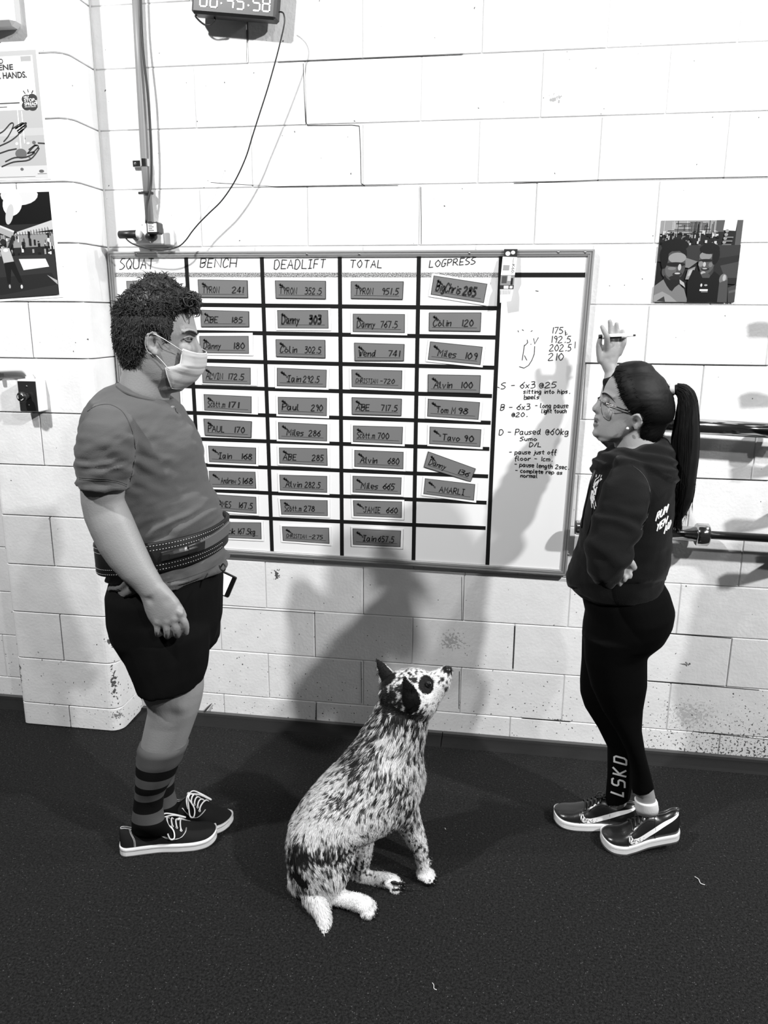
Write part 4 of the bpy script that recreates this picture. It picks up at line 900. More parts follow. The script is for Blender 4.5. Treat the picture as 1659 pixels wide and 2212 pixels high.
# eye
def eye(par, px, py, Y, r, dirx, iris_off, side):
    C = at(px, py, Y); MB().ball(C, r, 16, 12).build('eye', M_EYEW, par, True)
    d = np.array([dirx, side*.35, -.02]); d /= np.linalg.norm(d); MB().ball(C+d*r*.62, r*.52, 12, 10).build('iris', M_IRIS, par, True)
for s_ in (-1, 1): eye(man, 407.5, 731.5, YM+s_*.0235, .0112, 1, 0, s_)
mb = MB()
for s_ in (-1, 1):
    mb.tube(catmull([at(397, 731, YM+s_*.0445), at(404, 727.8, YM+s_*.0375), at(411, 727.6, YM+s_*.0300), at(417, 729.5, YM+s_*.0200)], 4), .0023, 8)
    mb.tube(catmull([at(398, 732.5, YM+s_*.0435), at(404, 735.6, YM+s_*.0370), at(411, 735.6, YM+s_*.0295), at(416, 732.5, YM+s_*.0205)], 4), .0013, 8)
mb.build('eyelid', M_SKINF, man, True)
mb = MB()
for s_ in (-1, 1):
    mb.tube(catmull([at(401, 717, YM+s_*.0435), at(409, 715, YM+s_*.0365), at(418, 717.5, YM+s_*.0235), at(426, 723.5, YM+s_*.009)], 5), [.0008]+[.0018]*4+[.0026]*4+[.0034]*5+[.0028, .0016], 6)
    mb.build('eyebrow', M_HAIRB, man, True); mb = MB()

# hair: shell plus curved tufts
HEADM = [(312, 634, 372, 632, YM, .040), (284, 650, 398, 647, YM, .060), (268, 668, 411, 664, YM, .071), (259, 692, 417.5, 686, YM, .077), (257, 712, 422.5, 706, YM, .078), (258, 728, 425.5, 720, YM, .078), (260, 742, 421.5, 733, YM, .077),
        (264, 757, 421, 748, YM, .074), (268, 772, 421, 764, YM, .071), (274, 787, 420, 781, YM, .067), (284, 803, 419, 797, YM, .062)]
MREG = [(240, 610), (300, 560), (420, 600), (432, 655), (418, 668), (396, 668), (380, 675), (372, 690), (370, 712), (366, 730), (357, 736), (348, 722), (336, 714), (320, 716), (312, 730), (311, 752), (306, 772), (296, 786), (278, 800), (255, 800), (235, 740)]
def mthick(P): return np.interp(P[:, 1], [600, 640, 680, 730, 790], [.020, .020, .013, .011, .006])
Vh, Fh, Nh, SD = hair_shell(HEADM, YM, MREG, mthick, 16, .0048, narrow=.32, wob=lambda v: .007*vnoise(v, 70, 3.)*np.clip((685-pix(v)[:, 1])/25, .15, 1))
skin('hair', Vh, Fh, M_HAIRB, man)
def strands(V, N, count, L, rad, down, curl, rs, keep=None, lift=0.5):
    """tapered curved hair locks rooted on a surface"""
    r = np.random.RandomState(rs); idx = r.randint(0, len(V), count); mb = MB()
    for i in idx:
        p, n_ = V[i], N[i]
        if keep is not None and not keep(p): continue
        Lk = L*(.6+.8*r.rand()); t = down(p)+n_*lift+r.randn(3)*curl; t /= np.linalg.norm(t)
        side = np.cross(n_, t); side /= (np.linalg.norm(side)+1e-9); bend = side*r.uniform(-1, 1)*.9+n_*r.uniform(-1.5, .1)
        pts = [p-n_*.002]; d = t.copy()
        for k in range(4):
            pts.append(pts[-1]+d*Lk/4); d = d+bend*.8; d /= np.linalg.norm(d)
        rr_ = rad*(.6+.8*r.rand())
        mb.tube(pts, [rr_, rr_*1.1, rr_*.9, rr_*.6, rr_*.12], 4, caps=False)
    return mb
def mdown(p):
    x, y = pix(p); return np.array([-.3 if x < 300 else (.7 if x > 370 else .1), 0, -1.2 if y > 680 else -.1])
top = lambda p: pix(p)[1] < 672
strands(Vh, Nh, 6800, .022, .0013, mdown, .75, 1, top, .25).build('hair_curls', M_HAIRB, man, True)
strands(Vh, Nh, 15000, .013, .0011, mdown, .20, 2, lambda p: pix(p)[1] >= 650, .5).build('hair_sides', M_HAIRB, man, True)
mb = MB(); r = np.random.RandomState(4)
for k in range(150):      # fringe curls over the forehead
    P = at(r.uniform(398, 424), r.uniform(634, 672), YM+r.uniform(-.05, .05)); a0 = r.uniform(0, 6); pts = []
    for j in range(6):
        a_ = a0+j*.8*(1 if k % 2 else -1); pts.append(P+np.array([.010*math.cos(a_)+.002*j, r.uniform(-.002, .002), .010*math.sin(a_)-.002*j]))
    mb.tube(pts, [.002, .0024, .0022, .0018, .0012, .0004], 4)
mb.build('fringe', M_HAIRB, man, True)

# face mask: pleated half shell from the near edge round the face to the far edge
near = [(395, 754), (392, 765), (391, 776), (389, 786), (379, 791), (358, 795), (361, 809), (366, 824), (371, 838)]
front = [(439.5, 764), (440.5, 772), (440, 781), (438.5, 790), (435, 800), (429, 811), (420, 821), (409, 830), (396, 838)]
yh = [.052, .053, .054, .057, .061, .062, .060, .055, .046]
rows = []
for (nx, ny), (fx, fy_), hy in zip(near, front, yh):
    A = at(nx, ny, YM-hy); B = at(fx, fy_, YM); A2 = np.array([A[0], YM+hy, A[2]]); row = []
    for j in range(17):
        t_ = j/16*math.pi; s_ = math.sin(t_)**.72; c_ = math.cos(t_)
        base = (A+A2)/2; row.append(base+(B-base)*s_+np.array([0, -hy*math.copysign(abs(c_)**.85, c_), 0]))
    rows.append(row)
R2 = []
for i in range(len(rows)-1):
    for k in range(4):
        t_ = k/4; R2.append([np.array(a)*(1-t_)+np.array(b_)*t_ for a, b_ in zip(rows[i], rows[i+1])])
R2.append([np.array(a) for a in rows[-1]])
mb = MB(); mid = YM; nR = len(R2); vs = []
for i, row in enumerate(R2):
    for j, p in enumerate(row):
        c_ = np.array([rows[4][8][0]-.08, YM, p[2]]); n_ = (p-c_); n_ /= np.linalg.norm(n_)
        ph_ = (i/nR*5.0) % 1; pl = (.0034*(ph_-.5) if 9 < i < nR-2 else (.0012 if i in (3, 4) else 0)); vs.append(p+n_*(pl*math.sin(j/16*math.pi)**.3+.001))
fs = [(i*17+j, i*17+j+1, (i+1)*17+j+1, (i+1)*17+j) for i in range(nR-1) for j in range(16)]
mb.add(vs, fs); o = mb.build('face_mask', M_MASK, man, True); so = o.modifiers.new('s', 'SOLIDIFY'); so.thickness = .0012
mk = o; ed = MB()
for seq in ([vs[i*17] for i in range(nR)], [vs[i*17+16] for i in range(nR)], vs[:17], vs[(nR-1)*17:]): ed.tube([p for p in seq], .0016, 6)
ed.build('mask_edge', M_MASKE, mk, True)
lp = MB()
for s_ in (-1, 1):
    lp.tube(catmull([at(334, 722, YM+s_*.083), at(350, 730, YM+s_*.085), at(372, 744, YM+s_*.075), at(392, 757, YM+s_*.056)], 5), .0010, 6)
    lp.tube(catmull([at(338, 768, YM+s_*.077), at(350, 780, YM+s_*.072), at(364, 797, YM+s_*.064)], 5), .0010, 6)
    lp.tube(catmull([at(334, 722, YM+s_*.083), at(318, 722, YM+s_*.082), at(314, 745, YM+s_*.080), at(322, 762, YM+s_*.078), at(338, 768, YM+s_*.077)], 5), .0012, 6)
lp.build('ear_loop', M_MASKE, mk, True)

# t-shirt
s = MB()
s.loft([(262, 823, 358, 860, YM, .066), (258, 827, 362, 865, YM, .079), (238, 835, 369, 872, YM, .119), (214, 852, 381, 888, YM, .162), (200, 882, 390, 904, YM, .182), (192, 915, 408, 930, YM, .192), (190, 955, 426, 962, YM, .19), (192, 1000, 433, 1002, YM, .183), (202, 1050, 442, 1050, YM, .178), (216, 1095, 464, 1092, YM, .178),
        (228, 1135, 474, 1128, YM, .174), (236, 1180, 474, 1170, YM, .172), (241, 1218, 480, 1205, YM, .180), (250, 1236, 487, 1221, YM, .188), (256, 1247, 475, 1232, YM, .190)], n=40, dome=False)
s.loft([(212, 872, 262, 884, YA+.035, .05), (186, 903, 282, 910, YA+.01, .066), (171, 938, 291, 948, YA-.005, .070), (167, 985, 287, 993, YA-.008, .068), (169, 1022, 279, 1030, YA-.008, .064), (171.5, 1046, 275, 1057, YA-.008, .0625)], n=30, dome=False)
s.loft([(300, 872, 350, 884, YB2-.03, .05), (310, 905, 385, 910, YB2, .062), (312, 960, 395, 962, YB2, .064), (322, 1020, 402, 1020, YB2, .058)], n=26, dome=False)
V, Fc, Nn = remesh(s, .006, 5, .5)
px_ = pix(V); d = np.zeros(len(V))
n1 = vnoise(V, (9, 9, 34), 1.3); n2 = vnoise(V, (26, 26, 60), 7.7); d += .0035*n1+.0016*n2
wst = np.clip((px_[:, 1]-1060)/80, 0, 1)          # gathered cloth above the belt
fold = np.sin((px_[:, 0]*.55+px_[:, 1])*.19+3*n1); d += wst*.0050*fold*np.clip((1250-px_[:, 1])/60, 0, 1)
tail = np.clip((px_[:, 1]-1196)/14, 0, 1); d += tail*.005*np.sin(px_[:, 0]*.12+px_[:, 1]*.22+4*n1)
arm_ = np.clip(1-np.hypot(px_[:, 0]-292, px_[:, 1]-1000)/110, 0, 1); d += arm_*.0045*np.sin((px_[:, 1]-.55*(px_[:, 0]-290))*.16+2*n1)
slv = (px_[:, 0] < 285) & (V[:, 1] < YA+.02); d += slv*np.clip((px_[:, 1]-930)/70, 0, 1)*.003*np.sin(px_[:, 1]*.16+px_[:, 0]*.06+5*n1)
q1 = vnoise(V, (14, 14, 30), 11.); q2 = vnoise(np.stack([V[:, 0]*.8+V[:, 2]*.6, V[:, 1], V[:, 2]*.8-V[:, 0]*.6], 1), (9, 14, 46), 3.7)
d += .0040*(.35-np.abs(q1))*(.4+.6*wst+.3*slv)+.0052*(.3-np.abs(q2))*np.clip(.35+arm_+wst, 0, 1)
V = V+Nn*d[:, None]; skin('t_shirt', V, Fc, M_SHIRT, man); bs = BVHTree.FromPolygons([Vector(v) for v in V.tolist()], Fc)
tr = MB()    # collar rib, armhole seam, cuff seam, hem seam
for secs, rad, dd in (((262, 828, 354, 872, YM, .0735), .0032, 0), ):
    A = at(260, 827, YM); B = at(359, 866, YM); C = (A+B)/2; u = (B-A)/2; u = u*1.03; v = np.array([0, .083, 0]); tr.tube([C+u*math.cos(t_)+v*math.sin(t_) for t_ in np.linspace(0, 2*math.pi, 50)], .003, 8)
tr.build('collar_rib', mat('collar_dark', .05, .9), man, True)
M_SEAM = mat('seam_dark', .05, .9)
for pts in ([(189, 889), (204, 879), (222, 874), (240, 875), (258, 884), (270, 897), (281, 920), (289, 945), (292, 970)], [(171, 1032), (190, 1033), (222, 1034), (252, 1039), (274, 1047)], [(171, 1036), (190, 1037), (222, 1038), (252, 1043), (273, 1051)],
            [(362, 1258), (400, 1249), (440, 1235), (465, 1222)], [(292, 985), (287, 1012), (281, 1040)]):
    sm = MB(); cloth_line(sm, bs, pts, .0009); sm.build('seam', M_SEAM, man, True)
mb = MB(); cloth_line(mb, bs, [(378.5, 883), (380, 889), (384.5, 893)], .0016); mb.build('chest_emblem', M_INK, man)

# shorts
s = MB()
s.loft([(256, 1226, 466, 1212, YM, .165), (246, 1268, 471, 1262, YM, .195), (247, 1318, 470, 1316, YM, .198), (256, 1356, 471, 1346, YM, .196)], n=40)
s.loft([(252, 1330, 420, 1330, YN-.01, .115), (263, 1370, 448, 1362, YN-.012, .118), (279, 1418, 448, 1408, YN-.012, .114), (293, 1457, 443, 1448, YN-.012, .108), (304, 1484, 434, 1476, YN-.012, .103)], n=34, dome=False)
s.loft([(300, 1330, 470, 1325, YF+.01, .112), (310, 1360, 473, 1352, YF+.01, .112), (318, 1400, 472, 1382, YF+.01, .11), (322, 1424, 455, 1402, YF+.01, .108), (330, 1440, 440, 1420, YF+.01, .1)], n=34, dome=False)
V, Fc, Nn = remesh(s, .007, 4, .5)
V = V+Nn*(.004*vnoise(V, (22, 22, 6), 2.)+.002*vnoise(V, (45, 45, 12), 5.))[:, None]; skin('shorts', V, Fc, M_SHORT, man)
MB().tube(catmull([at(474, 1222, YM-.10), at(477, 1230, YM-.12), at(484, 1233, YM-.13), at(487, 1225, YM-.125), at(482, 1218, YM-.11), at(476, 1226, YM-.11)], 5), .0022, 7).build('drawstring', M_CORD, man, True)

# lifting belt with lever buckle
def bring(v, off=0.0, n=72, w0=0, w1=2*math.pi):
    """v 0 = top, 1 = bottom edge of the belt"""
    A = at(231, 1152, YM)*(1-v)+at(238, 1214, YM)*v; B = at(477, 1126, YM)*(1-v)+at(474, 1186, YM)*v; C = (A+B)/2; u = (B-A)/2; L_ = np.linalg.norm(u)
    return [C+u*((L_+off)/L_)*math.copysign(abs(math.cos(t_))**.85, math.cos(t_))+np.array([0, (.180+off), 0])*math.copysign(abs(math.sin(t_))**.85, math.sin(t_)) for t_ in np.linspace(w0, w1, n)]
mb = MB(); prof = [(0, 0), (0, .007), (.03, .009), (.97, .009), (1, .007), (1, 0)]
rg = [bring(v, o_) for v, o_ in prof]
mb.rings([[rg[k][i] for k in range(6)] for i in range(72)], caps=False); belt = mb.build('lifting_belt', M_LEATH, man, True)
st = MB()
for v in (.09, .24, .76, .91):
    P = bring(v, .0098, 420)
    for i in range(210, 419, 3): st.tube([P[i], P[i+1]], .0008, 4)
st.build('stitching', M_THREAD, belt)
P = lambda ang, v, o_: np.array(bring(v, o_, 2, math.radians(ang), math.radians(ang)+.001)[0])
def strap(a0, a1, v0, v1, o0, o1, name, m_, n=12, v0b=None, v1b=None):
    mb = MB(); rr_ = []
    for i in range(n+1):
        a_ = a0+(a1-a0)*i/n; t_ = i/n; va = v0+((v0b if v0b is not None else v0)-v0)*t_; vb = v1+((v1b if v1b is not None else v1)-v1)*t_
        rr_.append([P(a_, va, o0), P(a_, va+.02, o1), P(a_, vb-.02, o1), P(a_, vb, o0)])
    mb.rings(rr_); return mb.build(name, m_, belt, False)
strap(290, 352, .34, .66, .009, .0125, 'buckle_plate', M_STEEL, v0b=.24, v1b=.62)
strap(291, 300, .40, .62, .012, .022, 'buckle_catch', M_STEEL); strap(297, 322, .42, .58, .012, .026, 'lever', M_STEEL); strap(314, 330, .34, .64, .012, .020, 'lever_hinge', M_DST, v0b=.3, v1b=.62)
strap(326, 368, .28, .64, .009, .018, 'belt_tongue', mat('grey_leather', .1, .5), v0b=.12, v1b=.56)

# socks
def sock(secs, cols, name='sock'):
    mb = MB(); S = []; Cc = []
    for i in range(len(secs)-1):
        S.append(secs[i]); Cc.append(cols[i])
    S.append(secs[-1])
    S = [q_ if q_[1] < 1715 else q_[:4]+(q_[4]+.016,)+q_[5:] for q_ in S]
    S = S; return mb.loft(S, n=36, dome=False, cols=Cc).build(name, M_SOCK, man, True)
G_, K_ = .085, .006
sock([(304.5, 1600, 405, 1608, YN-.004, .0655), (299, 1614, 399, 1624, YN-.004, .0655), (300, 1622, 395, 1631, YN-.004, .063), (297, 1630, 393, 1640, YN-.004, .063), (298, 1640, 387, 1650, YN-.004, .060), (297, 1641, 386.5, 1651, YN-.004, .0595), (297, 1645, 384.5, 1655, YN-.004, .059), (296, 1662, 378, 1672, YN-.004, .055), (295, 1683, 368, 1690, YN-.004, .0495),
      (294, 1700, 359, 1704, YN-.004, .044), (292.5, 1717, 353, 1719, YN-.004, .0395), (289, 1743, 350, 1746, YN-.004, .0385), (286, 1766, 354, 1770, YN-.004, .037), (285, 1790, 368, 1796, YN-.004, .034)],
     [G_, G_, G_, G_, G_, K_, K_, G_, K_, G_, K_, G_, K_])
sock([(319, 1580, 405, 1585, YF, .0665), (321, 1630, 393, 1630, YF, .059), (330, 1670, 376, 1673, YF, .0475), (333, 1690, 374, 1692, YF, .043), (334, 1712, 374, 1712, YF, .039), (336, 1735, 381, 1735, YF, .037), (342, 1760, 402, 1768, YF, .036)], [G_, K_, G_, K_, G_, K_])

# ================================================================== SHOES
def shoe(par, heel, toe, kind, pitch=0.0, near=-1, lift=0.0, lace_bow=True):
    """heel/toe: floor points of the sole; local x forward, y left, z up; near = visible side"""
    heel, toe = np.array(heel, float), np.array(toe, float); L = np.linalg.norm((toe-heel)[:2]); a = math.atan2(toe[1]-heel[1], toe[0]-heel[0])
    ca, sa = math.cos(a), math.sin(a); cpi, spi = math.cos(pitch), math.sin(pitch); piv = .72*L
    def T(p):
        x, y, z = p; bx = x-piv
        if bx < 0: x, z = piv+bx*cpi, z-bx*spi if pitch else z
        return np.array([heel[0]+ca*x-sa*y, heel[1]+sa*x+ca*y, z+lift])
    canvas = kind == 'canvas'
    _g = np.linspace(-.2, 1.2, 281); _k = np.exp(-.5*(np.arange(-12, 13)/4.0)**2); _k /= _k.sum(); _cache = {}
    def sg(t, k):
        if id(k) not in _cache:
            y = np.convolve(np.interp(_g, *zip(*k)), _k, 'same'); _cache[id(k)] = y
        v = float(np.interp(t, _g, _cache[id(k)]))
        if k is WID:
            if t > .84: v = max(.005, .0475*math.sqrt(max(0, 1-((t-.84)/.1601)**2))**.9)
            if t < .09: v = max(.006, .0355*math.sqrt(max(0, 1-((.09-t)/.0905)**2))**.8)
        return v
    WID = [(0, .018), (.03, .030), (.1, .036), (.25, .035), (.42, .036), (.6, .046), (.75, .050), (.87, .047), (1, .047)]
    SH = .027 if canvas else .028
    TOPS = [(0, .078), (.05, .080), (.12, .072), (.22, .062), (.32, .064), (.40, .088), (.48, .092), (.56, .080), (.66, .064), (.76, .053), (.88, .046), (.96, .038), (1, .028)] if canvas else \
           [(0, .088), (.05, .094), (.12, .094), (.22, .086), (.32, .088), (.38, .100), (.46, .102), (.55, .086), (.66, .066), (.76, .056), (.88, .050), (.96, .040), (1, .030)]
    toe_spring = lambda t: .012*max(0, (t-.78)/.22)**2
    xs = [0, .004, .012, .025, .045, .07, .1, .14, .18, .22, .27, .32, .36, .40, .44, .48, .52, .56, .60, .64, .68, .72, .76, .80, .84, .88, .91, .94, .96, .975, .988, .996, 1.0]
    # sole
    so = MB(); rg = []
    for t in xs:
        wd = sg(t, WID)+.006; z0 = toe_spring(t); h = SH; r_ = []
        for y, z in ((-wd*.94, z0), (-wd, z0+.004), (-wd*1.0, z0+h-.003), (-wd*.97, z0+h), (wd*.97, z0+h), (wd, z0+h-.003), (wd, z0+.004), (wd*.94, z0)): r_.append(T((t*L, y, z)))
        rg.append(r_)
    so.rings(rg); sole = so.build('sole', M_RUB, par, False)
    for p in sole.data.polygons: p.use_smooth = False
    if not canvas or True:
        tb = MB(); rg = []
        for t in xs:
            wd = sg(t, WID)+.0048; z0 = toe_spring(t); rg.append([T((t*L, y, z)) for y, z in ((-wd, z0-.002 if lift or pitch else z0), (-wd-.0018, z0+.005 if not canvas else z0+.002), (wd+.0018, z0+.005 if not canvas else z0+.002), (wd, z0-.002 if lift or pitch else z0))])
        tb.rings(rg); tb.build('tread', M_TREAD, sole)
    gl = MB()   # groove line around the sidewall
    for side in (-1, 1):
        gl.tube([T((t*L, side*(sg(t, WID)+.0062), toe_spring(t)+SH*.72)) for t in xs], .0007, 4)
    gl.build('foxing_line', M_DST if canvas else mat('sole_line', .3, .6), sole)
    # upper
    def ring(t, off=0.0, n=26):
        wd = sg(t, WID)*(.97 if canvas else 1.0)+off; zb = toe_spring(t)+SH-.004; h = sg(t, TOPS)+toe_spring(t)-zb+off; r_ = []
        for j in range(n):
            th = 2*math.pi*j/n; c_, s_ = math.cos(th), math.sin(th)
            pw = .62 if t > .6 else .75
            y = wd*math.copysign(abs(c_)**pw, c_)*(1-.32*max(0, s_)**1.2*(1 if .02 < t < .62 else .25)); z = zb+(h*abs(s_)**(.8) if s_ > 0 else -.004*abs(s_))
            r_.append((y, z))
        return r_
    up = MB(); up.rings([[T((t*L*.985+.002, y, z)) for y, z in ring(t)] for t in xs]); upper = up.build('upper', M_CANV if canvas else mat('black_shoe_leather', .010, .28, spec=.6, bump=.2, bscale=90), par, True)
    def surf(t, s_, side, off=.0012):
        """point on the upper: t along, s_ 0 (sole) .. 1 (ridge)"""
        wd = sg(t, WID)*(.97 if canvas else 1.0)+off; zb = toe_spring(t)+SH-.004; h = sg(t, TOPS)+toe_spring(t)-zb+off
        th = s_*math.pi/2; c_, q_ = math.cos(th), math.sin(th); pw = .62 if t > .6 else .75
        return T((t*L*.985+.002, side*wd*c_**pw*(1-.32*q_**1.2*(1 if .02 < t < .62 else .25)), zb+h*q_**.8))
    # collar rim
    cr_ = MB()
    rim = [surf(t, .93, -1, .001) for t in (.40, .34, .28, .2, .12, .06, .02)]+[surf(t, .93, 1, .001) for t in (.02, .06, .12, .2, .28, .34, .40)]
    cr_.tube(catmull(rim, 4), .0016 if canvas else .0035, 6); cr_.build('collar', mat('pale_piping', .35, .8) if canvas else M_DST, upper, True)
    lc = MB(); ey = MB()
    lmat = M_LACE if canvas else M_CORD
    ets = [.46, .505, .55, .595, .64]
    if canvas:
        for side in (-1, 1):
            for t in ets:
                c0 = surf(t, .66, side, .0015); ey.tube([c0+.0032*(math.cos(q)*(surf(t+.012, .66, side)-surf(t-.012, .66, side))/(.024*L)+math.sin(q)*(surf(t, .72, side)-surf(t, .60, side))/np.linalg.norm(surf(t, .72, side)-surf(t, .60, side))) for q in np.linspace(0, 2*math.pi, 9)], .0011, 5)
        ey.build('eyelet', M_LACE, upper)
    for k, t in enumerate(ets):
        lc.tube(catmull([surf(t, .66, -1, .002), surf(t-.008, .84, -1, .004), surf(t-.012, 1, 1, .005), surf(t-.008, .84, 1, .004), surf(t, .66, 1, .002)], 4), .0026 if canvas else .003, 6)
    K = surf(.43, 1, 1, .008)
    if canvas:
        for side, dx, dz in ((-1, .035, -.052), (1, .07, -.02), (-1, -.02, -.045)):
            loop = [K, K+np.array(T((.43*L+dx*.3, side*.02, .1)))-np.array(T((.43*L, 0, .1))), surf(min(.44+dx/L, .7), .5, side, .006), surf(min(.43+dx*1.2/L, .7), .22, side, .006), surf(min(.43+dx*.8/L, .7), .18, side, .007), surf(.44+dx*.35/L, .5, side, .007), K] if dx > 0.03 and side < 0 else \
                   [K, surf(.47, .8, side, .014), surf(.56, .72, side, .016), surf(.66, .66, side, .010), surf(.67, .76, side, .010), surf(.56, .9, side, .016), K] if side > 0 else [K, surf(.44, .75, side, .008), surf(.46, .5, side, .007), surf(.49, .34, side, .006)]
            lc.tube(catmull(loop, 5), .0024, 6)
        lc.ball(K, .006, 8, 6)
    else:
        for side in (-1, 1): lc.tube(catmull([K, surf(.40, .9, side, .012), surf(.46, .8, side, .016), surf(.5, .9, side, .010), K], 4), .0025, 6)
        lc.ball(K, .008, 8, 6)
    lc.build('laces', lmat, upper, True)
    sti = MB()
    if canvas:
        for o_ in (0, .012):
            sti.tube(catmull([surf(.40-o_, .35, near), surf(.47, .18+o_*2, near), surf(.56, .15+o_*2, near), surf(.635+o_*.4, .3, near), surf(.68+o_*.5, .62, near), surf(.69+o_*.5, .9, near)], 5), .0006, 4)
            sti.tube(catmull([surf(.10+o_, .95, near), surf(.12+o_, .6, near), surf(.15+o_, .3, near), surf(.155+o_, .05, near)], 5), .0006, 4)
        sti.build('stitching', M_THREAD, upper)
    else:
        def sz(t, z, side, off=.0022):
            zb = toe_spring(t)+SH-.004; h = sg(t, TOPS)+toe_spring(t)-zb+off; return surf(t, 2/math.pi*math.asin(min(max((z-zb)/h, 0), .97)**(1/.8)), side, off)
        q = [(.30, .62), (.27, .72), (.33, .46), (.42, .25), (.53, .16), (.62, .20), (.665, .34), (.655, .52), (.635, .30), (.58, .30), (.5, .38), (.40, .55), (.2, .72), (.05, .86), (.03, .80)]
        # curved tick: lower edge from the toe hook back to the heel, upper edge back again
        lo = [(.668, .064), (.690, .052), (.685, .040), (.64, .032), (.57, .031), (.48, .036), (.36, .046), (.24, .058), (.12, .071), (.03, .082)]; hi = [(.664, .064), (.655, .054), (.63, .048), (.59, .046), (.54, .048), (.46, .054), (.35, .063), (.235, .072), (.12, .081), (.03, .089)]
        for side in (near,):
            sw = MB(); lop = catmull([(a_, b_, 0) for a_, b_ in lo], 4); hip_ = catmull([(a_, b_, 0) for a_, b_ in hi], 4)
            A_ = [sz(p[0], p[1], side) for p in lop]; B_ = [sz(p[0], p[1], side) for p in hip_]
            for i in range(len(A_)-1): sw.add([A_[i], A_[i+1], B_[i+1], B_[i]], [(0, 1, 2, 3)])
            sw.build('side_tick', M_RUB, upper, True)
            sp_ = MB(); r = random.Random(9)
            for k in range(46):
                i = r.randint(0, int(len(lop)*.55)); f_ = r.uniform(.12, .88); c_ = np.array(lop[i])*(1-f_)+np.array(hip_[i])*f_; da, db = .006*r.uniform(.6, 1.2), .0016*r.uniform(.6, 1.2)
                sp_.add([sz(c_[0]+da*math.cos(q_), c_[1]+db*math.sin(q_), side, .0027) for q_ in np.linspace(0, 2*math.pi, 6, endpoint=False)], [tuple(range(6))])
            sp_.build('print_spots', M_INK, upper)
        for t0 in (.34, .70):
            sti.tube(catmull([surf(t0, s_, near, .001) for s_ in (.02, .3, .6, .85)], 4), .0012, 5)
        sti.tube(catmull([surf(t0, .55, near, .001) for t0 in (.36, .42, .48, .55, .62, .69)], 4), .0012, 5); sti.build('panel_seam', M_DST, upper)
    return upper
shoe(man, (-.628, -.880, 0), (-.345, -.772, 0), 'canvas', near=-1)
shoe(man, (-.585, -.682, 0), (-.318, -.715, 0), 'canvas', near=-1)

# phone held in the man's far hand
def on(px, py, Y): return at(px, py, Y)
YPH = YP-.004
A, B, C_, D_ = at(470, 1228, YPH), at(512, 1248, YPH), at(447, 1272, YPH), at(494, 1291, YPH)
t = thing('phone', 'black smartphone with bright white screen held behind the shorts by the man', 'phone', (A+B+C_+D_)/4)
f = quad_map(A, B, C_, D_)
rc = []
for (u, v, a0) in ((.94, .06, -90), (.94, .94, 0), (.06, .94, 90), (.06, .06, 180)):
    for k in range(4):
        a_ = math.radians(a0+k*30); rc.append((u+.06*math.cos(a_), v+.06*math.sin(a_)))
MB().rings([[f(p)+[0, y, 0] for p in rc] for y in (-.004, .004)]).build('case', M_BLK, t)
MB().add([f(p)-[0, .0044, 0] for p in ((.02, .05), (.80, .05), (.80, .95), (.02, .95))], [(0, 1, 2, 3)]).build('screen', mat('phone_screen', .9, .3, emit=.9), t)

# ================================================================== WOMAN
M_SKINW = mat('skin_pale', 0.29, 0.5, bump=0.12, bscale=240, spec=0.4)
M_HOOD = mat('black_fleece', 0.0075, 0.95, bump=0.3, bscale=240, sheen=0.06, spec=0.05); M_LEGG = mat('black_leggings', 0.002, 0.85, spec=0.06, bump=.05)
M_LIP = mat('lip', 0.2, 0.4); M_PRINTW = mat('white_print', 0.7, 0.7)
wom = thing('person', 'woman in black hoodie and leggings with glasses and ponytail, holding up a marker', 'person', (1.02, -0.56, 0))
YW = -.56
b = MB()
b.loft([(1330, 806, 1410, 806, YW, .040), (1316, 818, 1428, 822, YW, .060), (1307, 834, 1440, 842, YW, .072), (1302.5, 848, 1447, 860, YW, .077), (1300, 860, 1450, 878, YW, .078), (1297, 872, 1450, 892, YW, .077), (1293, 886, 1446, 903, YW, .073), (1288, 900, 1436, 912, YW, .066),
        (1284.5, 914, 1420, 922, YW, .060), (1283, 926, 1395, 932, YW, .053), (1284.5, 937, 1365, 944, YW, .046), (1293, 943.5, 1335, 950, YW, .036)], n=40, narrow=-.34)
# `narrow` < 0 keeps the back round: face points to -u here, so reshape below
b.loft([(1297, 856, 1309, 857, YW, .007), (1292, 864, 1308, 866, YW, .009), (1285.5, 872, 1306, 875, YW, .011), (1278.5, 880, 1304, 885, YW, .014), (1279, 887, 1302, 890, YW, .0155), (1286, 892, 1300, 894, YW, .012)], n=14)
b.loft([(1284.5, 899.5, 1298, 900, YW, .016), (1282, 904, 1300, 905, YW, .020), (1283, 908, 1300, 908.5, YW, .018)], n=14); b.loft([(1282, 914, 1300, 914.5, YW, .017), (1280, 918, 1300, 919, YW, .018), (1282, 922, 1300, 922.5, YW, .014)], n=14)
b.ball(at(1291, 935, YW), (.016, .02, .014), 12, 8)
for s_ in (-1, 1):
    b.tube(catmull([at(1302, 853, YW+s_*.008), at(1306, 850, YW+s_*.018), at(1317, 853, YW+s_*.034), at(1328, 860, YW+s_*.047)], 4), .0050, 10); b.ball(at(1324, 892, YW+s_*.036), (.022, .016, .022), 14, 10)
ear(b, 1375, 912, YW-.064, 12, 16, -1, flip=-1); ear(b, 1375, 912, YW+.064, 12, 16, 1, flip=-1)
b.loft([(1322, 920, 1420, 918, YW, .052), (1324, 945, 1418, 936, YW, .052), (1328, 966, 1424, 955, YW, .055), (1318, 984, 1432, 975, YW, .075), (1310, 1010, 1436, 1005, YW, .11), (1300, 1060, 1430, 1060, YW, .13), (1290, 1130, 1425, 1130, YW, .125), (1270, 1230, 1420, 1230, YW, .13), (1272, 1320, 1440, 1315, YW, .14)], n=30)
